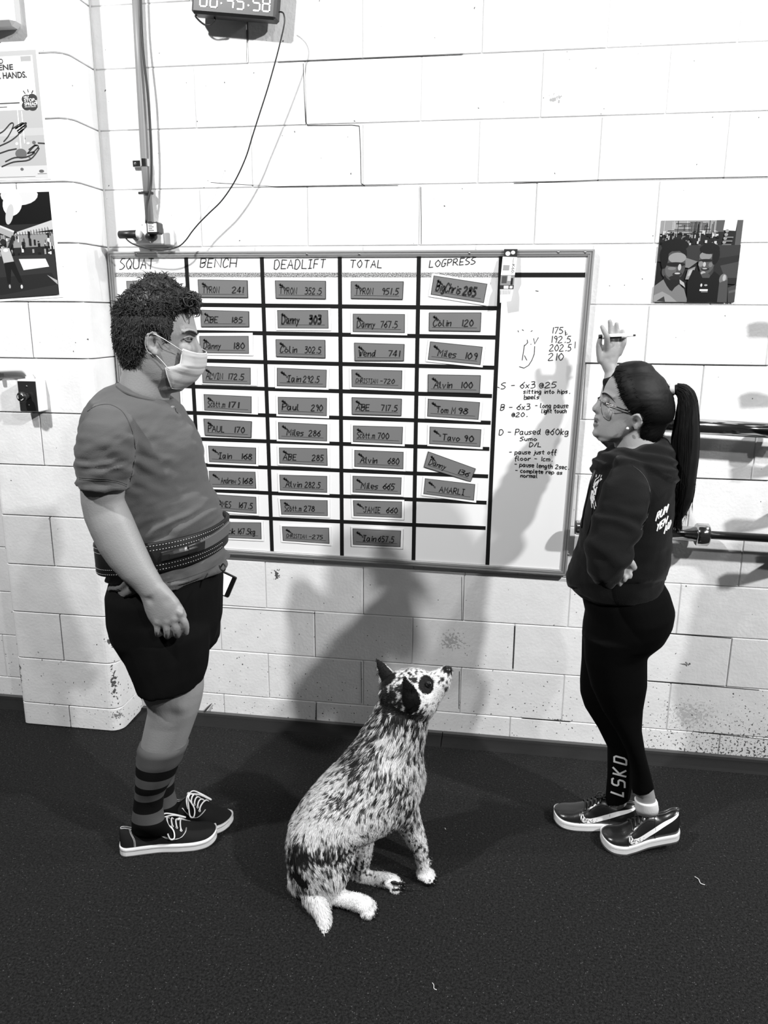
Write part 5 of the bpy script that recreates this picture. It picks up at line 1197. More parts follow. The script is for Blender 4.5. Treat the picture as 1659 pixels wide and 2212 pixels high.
# raised far (right) arm: shoulder - elbow - hand against the wall
YR0, YR1, YR2 = YW+.17, -.30, -.17
b.loft([(1350, 1010, 1410, 1020, YR0, .05), (1322, 985, 1385, 1030, YR0+.02, .045), (1300, 950, 1352, 1000, YR1, .042), (1293, 905, 1348, 930, -.26, .040), (1295, 860, 1345, 868, -.22, .035), (1303, 828, 1339, 826, -.19, .027), (1306, 806, 1333, 800, YR2, .023), (1300, 788, 1333, 788, YR2, .019)], n=24)
HY = YR2
b.loft([(1303, 800, 1332, 800, HY, .018), (1297, 786, 1333, 786, HY, .017), (1294, 770, 1338, 768, HY, .016), (1302, 757, 1341, 757, HY, .014), (1308, 748, 1342, 752, HY, .012)], n=22, p=2.3)
fg = lambda pts, rs: finger(b, [at(*p) for p in pts], [q*1.12 for q in rs])
fg([(1298, 778, HY), (1294, 758, HY-.004), (1294, 742, HY-.008), (1296.5, 731, HY-.010)], [.012, .0095, .0085, .0072])      # thumb
fg([(1311, 762, HY), (1311, 744, HY-.016), (1311, 727, HY-.028), (1305, 715, HY-.026), (1300.5, 706, HY-.022)], [.0095, .009, .0088, .008, .0068])   # index
fg([(1322, 760, HY), (1322, 745, HY-.002), (1320, 727, HY+.008), (1319, 712, HY+.012), (1317.5, 694, HY+.010)], [.009, .0085, .0082, .0078, .0066])
fg([(1331, 760, HY), (1333, 745, HY-.002), (1334, 727, HY+.008), (1333, 714, HY+.012), (1332, 699, HY+.010)], [.0088, .0083, .008, .0074, .0062])
fg([(1338, 764, HY), (1345, 748, HY-.004), (1349, 737, HY-.006), (1346, 722, HY+.006), (1345, 714.5, HY+.008)], [.0085, .008, .0076, .0068, .0055])
# near arm inside the sleeve, fist on the hip behind
YL = YW-.17
b.loft([(1325, 1015, 1385, 1025, YL+.03, .045), (1305, 1070, 1385, 1080, YL-.01, .045), (1285, 1130, 1370, 1150, YL-.05, .043), (1278, 1190, 1350, 1200, YL-.08, .042), (1290, 1245, 1300, 1190, YL-.08, .035), (1320, 1250, 1325, 1200, YL-.06, .03), (1336, 1244, 1345, 1214, YL-.035, .020)], n=22)
YK = YL-.035
fg([(1338, 1222, YK+.01), (1352, 1215, YK), (1362, 1216, YK-.006), (1369, 1226, YK-.006)], [.014, .0125, .011, .009])
for pts in ([(1340, 1236, YK+.012), (1352, 1235, YK-.004), (1361, 1239, YK-.014), (1361, 1247, YK-.018)], [(1332, 1243, YK+.010), (1342, 1242, YK-.010), (1351, 1247, YK-.022), (1349, 1254, YK-.026)], [(1326, 1250, YK+.008), (1334, 1252, YK-.008), (1341, 1257, YK-.018), (1339, 1263, YK-.022)]):
    finger(b, [at(*p) for p in pts], [.0078, .0078, .0074, .0064])
# legs
YWN, YWF = YW-.05, YW+.06
NEARL = [(1275, 1330, 1425, 1335, YWN, .08), (1270, 1420, 1392, 1405, YWN, .08), (1282, 1480, 1393, 1480, YWN, .068), (1305, 1530, 1384, 1530, YWN, .056), (1331, 1575, 1381, 1575, YWN, .050), (1354, 1620, 1388, 1626, YWN+.003, .043), (1367, 1665, 1399, 1665, YWN+.008, .034), (1369, 1703, 1411, 1700, YWN+.014, .029), (1373, 1722, 1416, 1722, YWN+.019, .026), (1375, 1738, 1418, 1740, YWN+.024, .024)]
FARL = [(1275, 1330, 1400, 1335, YWF, .08), (1262, 1420, 1385, 1420, YWF, .08), (1259, 1480, 1355, 1480, YWF, .064), (1268, 1520, 1354, 1525, YWF, .054), (1296, 1568, 1362, 1568, YWF, .052), (1317, 1615, 1368, 1615, YWF, .048), (1317, 1672, 1364, 1672, YWF, .037), (1311, 1712, 1358, 1712, YWF, .031), (1308, 1738, 1354, 1738, YWF+.01, .029), (1302, 1758, 1348, 1758, YWF+.014, .027)]
b.loft(NEARL, n=26); b.loft(FARL, n=26)
V, Fc, Nn = remesh(b, .0038, 4, .5)
V = push(V, at(1309, 866, YW-.030), .011, (.004, .005, 0)); V = push(V, at(1309, 866, YW+.030), .011, (.004, -.005, 0))
V = push(V, at(1286, 911, YW-.006), .0045, (.007, 0, 0)); V = push(V, at(1291, 911, YW-.020), .004, (.003, .003, 0))
V = push(V, at(1312, 775, HY-.02), .008, (0, .003, 0)); V = push(V, at(1325, 772, HY-.02), .006, (0, .002, 0))
px_ = pix(V); dl = np.minimum(np.hypot((px_[:, 0]-1285)/8.5, (px_[:, 1]-905.5)/3.4), np.hypot((px_[:, 0]-1285)/8.5, (px_[:, 1]-918)/3.6)); fr_ = V[:, 1] < YW+.03
vc = np.full(len(V), .29); vc = np.where((dl < 1) & fr_ & (px_[:, 0] < 1294), .13, vc); vc = np.where((np.hypot((px_[:, 0]-1287)/5, (px_[:, 1]-911.5)/2.4) < 1) & fr_, .02, vc)
cc_ = np.hypot((px_[:, 0]-1371)/5, (px_[:, 1]-909)/7); vc = np.where((cc_ < 1) & (V[:, 1] < YW-.05) , .20, vc); vc = np.where((np.hypot((px_[:, 0]-1283.5)/3.2, (px_[:, 1]-888.5)/2.0) < 1), .04, vc)  # mouth gap, ear hollow and nostril: shade put into the skin colour
skin('body', V, Fc, mat('skin_pale_body', .37, .5, vcol=True, bump=.12, bscale=240, spec=.35), wom, vcol=vc)
mb = MB()
for s_ in (-1, 1):
    mb.ball(at(1310, 866.5, YW+s_*.0215), .0120, 16, 12)
mb.build('eyelid', M_SKINW, wom, True)
mb = MB()
for s_ in (-1, 1):
    mb.tube(catmull([at(1319, 871.5, YW+s_*.0400), at(1313, 872.2, YW+s_*.0345), at(1306, 871.2, YW+s_*.0285), at(1301, 871, YW+s_*.019)], 4), [.0006]+[.0013]*11+[.0006], 6)
mb.build('eyelashes', M_HAIRK, wom, True)
mb = MB()
for s_ in (-1, 1): mb.tube(catmull([at(1300.5, 850.5, YW+s_*.015), at(1306.5, 849.5, YW+s_*.0255), at(1316, 855, YW+s_*.0405), at(1327, 867, YW+s_*.0530)], 5), [.0012]+[.0021]*8+[.0015]*4+[.001, .0007, .0004], 6); mb.build('eyebrow', M_HAIRK, wom, True); mb = MB()
# glasses
gl = MB(); GF = MB().tube([at(1350, 884.5, YW-.0785), at(1362, 888, YW-.077)], .0021, 6).build('glasses', M_IRIS, wom); M_FRAME = mat('clear_grey_frame', .22, .2, spec=.6)
GLS = None
lensm, N_, L_, b_ = node_mat('lens_glass'); tr_ = N_.new('ShaderNodeBsdfTransparent'); gs_ = N_.new('ShaderNodeBsdfGlossy'); gs_.inputs['Roughness'].default_value = .05; mx_ = N_.new('ShaderNodeMixShader'); mx_.inputs[0].default_value = .06; L_.new(tr_.outputs[0], mx_.inputs[1]); L_.new(gs_.outputs[0], mx_.inputs[2]); L_.new(mx_.outputs[0], N_['Material Output'].inputs[0])
for s_ in (-1, 1):
    oy = YW+s_*.001
    O = [at(1297.5, 864, oy+s_*.014), at(1301, 867, oy+s_*.030), at(1306, 870, oy+s_*.045), at(1313, 876.5, oy+s_*.053), at(1318, 886, oy+s_*.057), at(1311.5, 898, oy+s_*.053), at(1307, 900.5, oy+s_*.046), at(1301, 897, oy+s_*.034), at(1298.5, 889, oy+s_*.023), at(1297, 876, oy+s_*.013)]
    loop = catmull(O+[O[0]], 5); gl.tube(loop, .0009, 6); MB().add(loop[:-1], [tuple(range(len(loop)-1))]).build('lens', lensm, GF)
    MB().tube(catmull([at(1306, 870, oy+s_*.047), at(1322, 875, oy+s_*.058), at(1342, 883, oy+s_*.072), at(1362, 890, oy+s_*.079)], 4), [.0016]+[.0017]*11+[.0012], 6).build('temple_arm', M_IRIS, GF, True)
    gl.tube(catmull([at(1318, 886, oy+s_*.057), at(1326, 884.5, oy+s_*.063), at(1344, 884, oy+s_*.073)], 4), .0007, 5)
gl.tube(catmull([at(1296, 864, YW-.011), at(1293.5, 862, YW), at(1296, 864, YW+.011)], 4), .0011, 6)
gl.build('frame', M_FRAME, GF, True)
ER = MB().ball(at(1355.5, 925.5, YW-.071), .0042, 12, 10); ER.build('pearl_earring', mat('pearl', .8, .2, coat=.5), wom, True)

# hair: smooth cap, tie, ponytail
HEADW = [(1330, 806, 1410, 806, YW, .040), (1316, 818, 1428, 822, YW, .060), (1307, 834, 1440, 842, YW, .072), (1302.5, 848, 1447, 860, YW, .077), (1300, 860, 1450, 878, YW, .078), (1297, 872, 1450, 892, YW, .077), (1293, 886, 1446, 903, YW, .073), (1288, 900, 1436, 912, YW, .066),
        (1290, 914, 1430, 924, YW, .060), (1300, 926, 1425, 936, YW, .055), (1310, 937, 1420, 944, YW, .05)]
WREG = [(1326, 812), (1331, 826), (1336, 842), (1342, 858), (1350, 874), (1359, 886), (1364, 897), (1372, 895), (1384, 894), (1390, 903), (1389, 918), (1384, 930), (1382, 945), (1400, 965), (1480, 960), (1480, 780), (1400, 760), (1318, 780), (1318, 806)]
def wthick(P): return np.interp(P[:, 0], [1320, 1370, 1450], [.006, .010, .010])
Vh, Fh, Nh, SD = hair_shell(HEADW, YW, WREG, wthick, 24, .0045, narrow=-.34)
tieP = at(1450, 842, YW)
rel = Vh-tieP; ang = np.arctan2(rel[:, 1], rel[:, 2]); Vh = Vh+Nh*(.0004*np.sin(ang*90+6*vnoise(Vh, 14)))[:, None]
skin('hair', Vh, Fh, M_HAIRK, wom)
mb = MB(); r = np.random.RandomState(3); cand = np.where((SD < 12))[0]
for i in r.choice(cand, min(9000, 14*len(cand))):
    p = Vh[i]; n_ = Nh[i]; t_ = tieP-p; t_ = t_-n_*(t_@n_); t_ /= np.linalg.norm(t_)+1e-9; L_ = r.uniform(.014, .036); s0 = p-t_*r.uniform(.001, .010)*r.rand()-n_*.0008
    mb.tube([s0, s0+t_*L_*.5+n_*.0014+r.randn(3)*.0005, s0+t_*L_+n_*.0008], [.0002, .0005, .0002], 3, caps=False)
for k in range(0):        # baby hairs along the hairline and loose strands
    s_ = -1; u = r.rand(); P = at(1328+u*20+r.randn()*2, 812+u*62+r.randn()*3, YW-.050-.014*u); mb.tube([P, P+np.array([.012, -.004, .006])+r.randn(3)*.002, P+np.array([.028, -.004, .012])], [.0005, .0008, .0004], 4)
for k in range(0):
    x = r.uniform(1400, 1448); y = 801+(x-1400)**2/75; P = at(x, y, YW+r.uniform(-.03, .03)); mb.tube([P, P+np.array([.012, 0, .004])+r.randn(3)*.002, P+np.array([.030, 0, -.004])+r.randn(3)*.004], [.0005, .0005, .0002], 4)
mb.build('loose_hair', M_HAIRK, wom)
mb = MB()
for k in range(5): mb.tube([at(1448.0+k*1.9, 841+11.5*math.cos(t_)+k*.1, YW-.01+.020*math.sin(t_)) for t_ in np.linspace(0, 2*math.pi, 17)], .0022, 6)
mb.build('hair_tie', mat('pale_elastic', .5, .7), wom, True)
PT = [(1456, 832, 1456, 852, .017), (1464, 829, 1461, 852, .020), (1482, 832, 1465, 862, .026), (1498, 845, 1464, 876, .030), (1506, 866, 1461, 893, .034), (1509, 900, 1457, 915, .037), (1510, 945, 1452, 950, .040), (1508, 992, 1452, 995, .040), (1502, 1036, 1450, 1040, .037), (1497, 1074, 1450, 1074, .032), (1484, 1104, 1453, 1102, .024), (1472, 1122, 1458, 1120, .014)]
pt = MB(); pt.loft([(a_, b_, c_, d_, YW-.01, e_) for a_, b_, c_, d_, e_ in PT], n=26); Vp, Fp, Np = remesh(pt, .005, 3, .5)
ponytail = skin('ponytail', Vp, Fp, M_HAIRK, wom)
mb = MB(); r = np.random.RandomState(8)
for k in range(620):        # long strands over the ponytail, ragged at the tips
    f_ = r.rand(); sgn = r.uniform(-1, 1); sgn = math.copysign(abs(sgn)**.6, sgn); side = r.uniform(0, 2*math.pi); pts = []
    i1 = len(PT)-1-(0 if r.rand() < .6 else r.randint(0, 4)); i0 = r.randint(1, 5)
    for i in range(i0, i1+1):
        a_, b_, c_, d_, e_ = PT[i]; u_ = (math.cos(side)+1)/2; P = at(a_+(c_-a_)*u_, b_+(d_-b_)*u_, YW-.01+math.sin(side)*e_*1.02); pts.append(P+(P-at((a_+c_)/2, (b_+d_)/2, YW-.01))*.03+r.randn(3)*.0006)
    tip = pts[-1]+np.array([r.uniform(-.012, .008), r.uniform(-.006, .006), -r.uniform(.005, .05)]); pts.append(tip)
    if len(pts) < 3: continue
    pts = catmull(pts, 3); mb.tube(pts, [.0008]*(len(pts)-3)+[.0006, .0004, .0001], 3, caps=False)
mb.build('ponytail_strands', M_HAIRK, ponytail, True)

# hoodie
s = MB()
s.loft([(1250, 1284, 1434, 1268, YW, .150), (1229, 1268, 1439, 1254, YW, .160), (1223, 1245, 1440, 1236, YW, .165), (1234, 1215, 1449, 1202, YW, .168), (1248, 1175, 1450, 1172, YW, .168), (1257, 1130, 1450, 1130, YW, .170), (1266, 1088, 1455, 1085, YW, .172), (1273, 1052, 1455, 1050, YW, .172), (1281, 1024, 1455, 1020, YW, .165), (1288, 1000, 1454, 990, YW, .14), (1300, 984, 1450, 965, YW, .11), (1318, 975, 1440, 957, YW, .09)], n=40, dome=False)
s.loft([(1322, 971, 1434, 950, YW, .082), (1302, 985, 1450, 964, YW, .112), (1286, 1002, 1456, 984, YW, .135), (1283, 1020, 1456, 1006, YW, .142), (1290, 1034, 1450, 1024, YW, .135)], n=36, dome=False)    # hood roll
s.loft([(1326, 1004, 1392, 1014, YL+.045, .055), (1306, 1040, 1404, 1052, YL+.005, .064), (1293, 1085, 1400, 1098, YL-.03, .062), (1277, 1125, 1386, 1145, YL-.055, .060), (1264, 1165, 1372, 1182, YL-.075, .060), (1261, 1205, 1362, 1212, YL-.085, .058), (1271, 1240, 1345, 1240, YL-.085, .052), (1290, 1262, 1330, 1262, YL-.08, .04)], n=30)
s.loft([(1272, 1236, 1300, 1180, YL-.082, .05), (1294, 1260, 1318, 1180, YL-.075, .05), (1316, 1263, 1334, 1190, YL-.06, .042), (1330, 1258, 1349, 1204, YL-.045, .034)], n=26, dome=False)
s.loft([(1352, 1005, 1420, 1020, YR0, .058), (1322, 975, 1390, 1040, YR0+.03, .056), (1290, 945, 1360, 1010, YR1, .052), (1290, 900, 1356, 935, -.26, .05), (1297, 860, 1350, 870, -.225, .044), (1302, 832, 1345, 822, -.195, .036), (1303, 818, 1342, 803, -.18, .032)], n=26, dome=False)
V, Fc, Nn = remesh(s, .0065, 5, .5)
px_ = pix(V); n1 = vnoise(V, (8, 8, 16), 4.4); d = .004*n1+.0016*vnoise(V, (30, 30, 40), 1.)
slv = np.clip((px_[:, 1]-1080)/60, 0, 1)*(V[:, 1] < YL); d += slv*.0040*np.sin(px_[:, 1]*.11-px_[:, 0]*.06+6*n1)
REGH = [(1240, 930), (1500, 900), (1500, 1046), (1462, 1046), (1425, 1030), (1395, 1012), (1362, 1001), (1330, 1006), (1300, 1018), (1276, 1026), (1250, 1026)]
Qm = V.copy(); Qm[:, 1] = YW-np.abs(V[:, 1]-YW); sdh = poly_dist(pix(Qm), REGH); d += .0095*smooth01(sdh/5)*(1-.35*smooth01((sdh-14)/16)); d += smooth01(sdh/8)*.003*np.sin((px_[:, 1]-.25*px_[:, 0])*.30+4*n1)
q2 = vnoise(V, (13, 13, 30), 8.); d += .0045*(.3-np.abs(q2))
hem = np.clip((px_[:, 1]-1252-(1434-px_[:, 0])*.07)/6, 0, 1); d -= hem*.006
V = V+Nn*d[:, None]; hood = skin('hoodie', V, Fc, M_HOOD, wom)
bvh = BVHTree.FromPolygons([Vector(v) for v in V.tolist()], Fc)
for pts in ([(1366, 1006), (1384, 1020), (1398, 1040), (1404, 1064), (1403, 1095), (1396, 1122), (1384, 1145)],):
    mb = MB(); cloth_line(mb, bvh, pts, .0010); mb.build('seam', M_INK, hood, True)
mb = MB(); mb.tube(catmull([at(1285, 1016, YW-.09), at(1276, 1040, YW-.11), at(1268, 1075, YW-.10), at(1261, 1105, YW-.10), at(1256, 1140, YW-.09)], 5), .003, 6); mb.build('hood_cord', M_CORD, hood, True)
# worn white prints, laid on the cloth surface
bvh = BVHTree.FromPolygons([Vector(v) for v in V.tolist()], Fc)
def on_cloth(px, py, off=.0012, tree=bvh):
    d_ = Vector(ray(px, py)).normalized(); h = tree.ray_cast(Vector(CAM), d_); 
    if h[0] is None: return at(px, py, YW)
    return np.array(h[0])+np.array(h[1])*off*(1 if h[1].dot(d_) < 0 else -1)
pr = MB(); Zp = lambda X, Y_: (1256.5+X/12.7, 1010+Y_/12.7)
for w_, pl in ((2.0, [(545, 310), (400, 430), (340, 540)]), (.8, [(480, 370), (420, 500)]), (1.3, [(340, 540), (370, 640), (430, 540)]), (1.6, [(375, 740), (400, 600)]), (1.8, [(300, 640), (265, 840), (300, 970)]), (1.6, [(350, 790), (305, 970)]), (1.0, [(320, 960), (365, 1130)]),
               (.8, [(360, 850), (400, 1060)]), (.8, [(275, 960), (290, 1100)]), (.8, [(470, 275), (390, 330), (340, 470)]), (.9, [(415, 200), (405, 260)]), (.7, [(510, 200), (480, 260)]), (.6, [(560, 210), (530, 270)]), (1.4, [(290, 850), (340, 740), (320, 640)])):
    inkc(pr, [[Zp(*q) for q in pl]], lambda q: on_cloth(*q), w_)
pr.build('chest_print', M_PRINTW, hood)
pr = MB()
for k, (txt, x, y, h_, wd, sl) in enumerate((('RUM', 1416, 1125, 17, 23, -.80), ('YEN', 1415.5, 1149, 16, 22, -.80), ('NO', 1434, 1152, 17, 12, -1.1))):
    sg_, tw = strokes(txt, .15, k)
    for pl in sg_: inkc(pr, [[(x+q[0]*wd/tw+q[1]*.35, y-q[1]*h_/10+sl*q[0]*wd/tw) for q in pl]], lambda q: on_cloth(*q), 1.35)
pr.build('back_print', M_PRINTW, hood)

# leggings
s = MB()
s.loft([(1258, 1268, 1432, 1256, YW, .140), (1257, 1288, 1446, 1280, YW, .150), (1264, 1320, 1457, 1316, YW, .158), (1259, 1348, 1452, 1345, YW, .155), (1257, 1372, 1436, 1374, YW, .145), (1262, 1390, 1412, 1396, YW, .12)], n=40)
def grow(secs, dpx, dm, cut): return [(a_-dpx, b_, c_+dpx, d_, e_, f_+dm) for a_, b_, c_, d_, e_, f_ in secs[:cut]]
s.loft([(1262, 1370, 1434, 1372, YWN-.01, .092), (1262, 1420, 1398, 1408, YWN, .086), (1276, 1480, 1398, 1480, YWN, .074), (1299, 1530, 1389, 1530, YWN, .061), (1329, 1575, 1386, 1575, YWN, .055), (1352, 1620, 1394, 1626, YWN+.003, .047), (1364, 1665, 1404, 1665, YWN+.008, .039), (1365, 1711, 1413, 1700, YWN+.014, .035)], n=30, dome=False)
s.loft([(1257, 1370, 1400, 1370, YWF, .088), (1256, 1422, 1390, 1420, YWF, .084), (1252.5, 1468, 1362, 1470, YWF, .072), (1253, 1495, 1360, 1495, YWF, .068), (1262, 1524, 1360, 1525, YWF, .06), (1290, 1568, 1368, 1568, YWF, .057), (1312, 1612, 1373, 1615, YWF, .053), (1312, 1672, 1370, 1672, YWF, .042), (1307, 1733, 1361, 1724, YWF, .036)], n=30, dome=False)
V, Fc, Nn = remesh(s, .0055, 4, .5); leg = skin('leggings', V, Fc, M_LEGG, wom)
bl = BVHTree.FromPolygons([Vector(v) for v in V.tolist()], Fc)
# lettering running up the shin: LSKD, letter tops to the left
def glyph_quads(mb, strokes_, ox, oy, sx, sy, hw, skew=0.0):
    """strokes in letter space (x right, y up) turned a quarter so that letter tops point left in the picture"""
    for pl in strokes_:
        P = [(ox-q[1]*sy+q[0]*0, oy-q[0]*sx-q[1]*skew) for q in pl]
        inkc(mb, [P], lambda q: on_cloth(q[0], q[1], .0018, bl), hw)
Lm = MB()
# boxes taken from the photograph (px): x 1325-1357, letters stacked from the bottom
glyph_quads(Lm, [[(0, 10), (0, 0), (5, 0)]], 1345.5, 1719.5, 1.6, 2.5, 1.9, .9)            # L
glyph_quads(Lm, [[(6, 9), (5, 10), (1, 10), (0, 8.6), (0, 6), (1.2, 5), (4.8, 5), (6, 4), (6, 1.4), (5, 0), (0, 0)]], 1349, 1700.5, 2.2, 2.6, 1.9, .7)   # S
glyph_quads(Lm, [[(0, 0), (0, 10)], [(5.5, 10), (1, 5), (5.5, 0)]], 1351.5, 1677, 2.3, 2.65, 1.9, .7)     # K
glyph_quads(Lm, [[(0, 0), (0, 10), (4.6, 10), (6, 8.4), (6, 1.6), (4.6, 0), (0, 0)]], 1352.5, 1651.5, 2.1, 2.5, 1.9, .7)      # D
Lm.build('shin_print', M_PRINTW, leg)
M_SOCKW = mat('white_knit', .72, .9, bump=.6, bscale=240, stretch=(4, 4, .3))
MB().loft([(1370, 1726, 1419, 1729, YWN+.019, .0290), (1371, 1729, 1421, 1733, YWN+.020, .0295), (1371, 1742, 1423, 1746, YWN+.024, .0295), (1374, 1754, 1422, 1756, YWN+.028, .027)], n=34, dome=False).build('sock', M_SOCKW, wom, True)
MB().loft([(1304, 1742, 1352, 1752, YWF+.012, .032), (1303, 1746, 1352, 1757, YWF+.013, .0325), (1300, 1762, 1350, 1768, YWF+.014, .030)], n=34, dome=False).build('sock', M_SOCKW, wom, True)
shoe(wom, (1.020, -.500, 0), (.748, -.497, 0), 'court', near=1)
shoe(wom, (1.140, -.578, 0), (.893, -.603, 0), 'court', pitch=.27, near=1, lift=.001)

# marker pen held behind the fingers
a, b_ = at(1301, 727.5, HY-.012), at(1344, 725.5, HY-.016); ax = (b_-a)/np.linalg.norm(b_-a)
t = thing('marker_pen', 'white and black whiteboard marker held between raised fingers of the woman', 'marker', (a+b_)/2)
MB().tube([a, b_], .0078, 16).build('barrel', M_WHT, t, True)
mb = MB(); 
for k in range(16):
    p0 = a+ax*.004; n_ = 12
mb.rings([[a+ax*u_+np.array([0, -.0083*math.cos(t_), .0083*math.sin(t_)]) for t_ in np.linspace(-2.4, -.2, 9)]+[a+ax*u_+np.array([0, -.0072*math.cos(t_), .0072*math.sin(t_)]) for t_ in np.linspace(-.2, -2.4, 9)] for u_ in (.004, np.linalg.norm(b_-a)-.002)]); mb.build('dark_label', M_BLK, t)
MB().tube([b_, b_+ax*.002, b_+ax*.012, b_+ax*.017, b_+ax*.034], [.0078, .0088, .0082, .0048, .0036], 16).build('collar', M_WHT, t, True)
MB().tube([b_+ax*.033, b_+ax*.042], [.0036, .003], 10).build('nib', M_BLK, t, True)
MB().tube([a-ax*.012, a], [.0075, .0078], 16).build('end_cap', M_BLK, t, True)

# ================================================================== DOG
M_FUR = mat('speckled_fur', 0.5, 0.75, vcol=True, spec=0.15, bump=.5, bscale=260, stretch=(1, 1, .35))
dog = thing('dog', 'black and white speckled cattle dog sitting on the floor looking up to the right', 'dog', (.14, -.9, 0))
YD = -.875
b = MB()
def yb(x): return float(np.interp(x, [640, 900], [-.945, -.835]))
TOR = [(628, 1868, 700, 1905, .085), (623, 1835, 745, 1895, .115), (623, 1800, 768, 1850, .125), (631, 1765, 785, 1818, .122), (650, 1735, 806, 1800, .118), (672, 1706, 832, 1792, .118), (700, 1676, 858, 1780, .118), (728, 1648, 888, 1762, .115), (752, 1620, 908, 1725, .108), (770, 1598, 916, 1678, .098),
        (787, 1570, 912, 1634, .084), (803, 1545, 918, 1594, .075), (815, 1520, 926, 1556, .068), (826, 1496, 931, 1535, .062)]
b.loft([(a_, b_, c_, d_, yb((a_+c_)/2+(0 if k_ < 10 else 20)), e_) for k_, (a_, b_, c_, d_, e_) in enumerate(TOR)], n=34)
YD = -.84
b.ball(at(884, 1685, YD), (.048, .07, .07), 16, 12)   # chest
b.loft([(836, 1468, 860, 1540, YD, .050), (848, 1455, 884, 1552, YD, .064), (868, 1449, 908, 1552, YD, .070), (890, 1446, 930, 1547, YD, .067), (908, 1449, 944, 1533, YD, .056), (925, 1455, 953, 1514, YD, .043), (940, 1449, 964, 1497, YD, .037), (952, 1443, 973, 1482, YD, .033), (961, 1439.5, 977, 1470, YD, .027), (968, 1441, 977, 1460, YD, .016)], n=28)
# near foreleg (the far one is hidden behind it)
YFL = -.868
b.loft([(838, 1700, 902, 1705, YFL+.01, .045), (848, 1745, 903, 1745, YFL, .045), (853, 1775, 908, 1772, YFL, .038), (864, 1796, 914, 1792, YFL, .031), (880, 1820, 922, 1818, YFL, .0265), (893, 1842, 925, 1838, YFL, .0235), (900, 1864, 924, 1862, YFL+.002, .0205), (903, 1880, 927, 1876, YFL+.003, .0205)], n=22)
YFR = -.775
b.loft([(842, 1700, 890, 1700, YFR, .04), (856, 1745, 898, 1745, YFR, .036), (872, 1780, 908, 1775, YFR, .028), (892, 1810, 916, 1805, YFR, .022), (900, 1830, 918, 1828, YFR, .018), (903, 1846, 921, 1842, YFR, .018), (904, 1857, 922, 1856, YFR, .018)], n=20)
def paw(cx, cy_, Y, dx, r_, dz=0, spread=.6):
    """four toes and a pad; px centre, pointing dx px to the right"""
    b.ball(at(cx, cy_, Y), (.026*r_, .027*r_, .018*r_), 14, 10)
    for k, (oy, ox) in enumerate(((-.022, .15), (-.008, .55), (.008, .55), (.022, .15))):
        P = at(cx+dx*(.45+ox*.5), cy_+dz+5, Y)+np.array([0, oy*r_, -.004]); b.ball(P, (.018*r_, .0098*r_, .0125*r_), 12, 8)
paw(917, 1887, YFL+.004, 16, 1.0); paw(914, 1862, YFR, 12, .9)
# near hind leg: thigh folded, hock on the floor, foot forward
YHN = -1.005
b.loft([(650, 1800, 745, 1812, YHN+.045, .055), (645, 1835, 768, 1832, YHN+.035, .060), (655, 1868, 766, 1858, YHN+.025, .056), (672, 1895, 758, 1888, YHN+.012, .046), (690, 1918, 747, 1908, YHN+.004, .034), (699, 1935, 743, 1924, YHN, .026), (703, 1944, 738, 1928, YHN, .022)], n=26)
b.loft([(702, 1922, 706, 1945, YHN, .020), (712, 1922, 716, 1950, YHN-.002, .023), (732, 1921, 730, 1954, YHN-.004, .023), (750, 1928, 746, 1958, YHN-.008, .022), (768, 1931, 763, 1964, YHN-.012, .022), (782, 1934, 777, 1970, YHN-.016, .024)], n=20)
paw(786, 1953, YHN-.018, 19, 1.08, 4)
# far hind leg
YHF = -.885
b.loft([(760, 1790, 808, 1800, YHF-.02, .05), (765, 1830, 806, 1830, YHF, .045), (763, 1858, 801, 1858, YHF, .036), (764, 1880, 796, 1878, YHF, .028), (762, 1898, 800, 1886, YHF, .022)], n=22)
b.loft([(762, 1878, 766, 1904, YHF, .019), (785, 1880, 782, 1912, YHF-.003, .020), (808, 1884, 806, 1914, YHF-.008, .019), (826, 1886, 826, 1914, YHF-.014, .020), (842, 1888, 842, 1918, YHF-.02, .021)], n=20)
paw(845, 1903, YHF-.022, 20, 1.0, 2)
# tail curving forward over the floor
tl = [(643, 1878, -.93), (652, 1898, -.955), (666, 1925, -1.0), (682, 1950, -1.035), (697, 1975, -1.06), (702, 2006, -1.09), (700, 2024, -1.115)]
b.tube(catmull([at(*p) for p in tl], 5), list(np.interp(np.linspace(0, 1, 31), [0, .15, .4, .65, .85, 1], [.020, .025, .026, .022, .017, .008])), 16)
# ears
def dog_ear(base_l, base_r, tip, Y, dY, th=.011):
    A, B, T_ = at(*base_l, Y), at(*base_r, Y), at(*tip, Y+dY); rg = []
    for k in range(7):
        t_ = k/6; w_ = (1-t_)**.75*(1+.25*math.sin(t_*math.pi)); C = (A+B)/2*(1-t_)+T_*t_; u = (B-A)/2*w_+(B-A)*1e-3; rg.append([C+u*math.cos(q_)+np.array([0, (th*w_+.002)*math.sin(q_), 0]) for q_ in np.linspace(0, 2*math.pi, 16, endpoint=False)])
    b.rings(rg)
dog_ear((829, 1484), (860, 1466), (811.5, 1420), YD+.045, .02); dog_ear((872, 1536), (909, 1512), (872.5, 1457), YD-.060, -.03, .014)
V, Fc, Nn = remesh(b, .0042, 3, .5)
V = push(V, at(924, 1477, YD-.046), .010, (0, .005, 0)); V = push(V, at(891, 1500, YD-.09), .012, (0, .008, 0)); 
px_ = pix(V)
V[:, 2] = np.maximum(V[:, 2], .001); print('dog min z', V[:, 2].min())
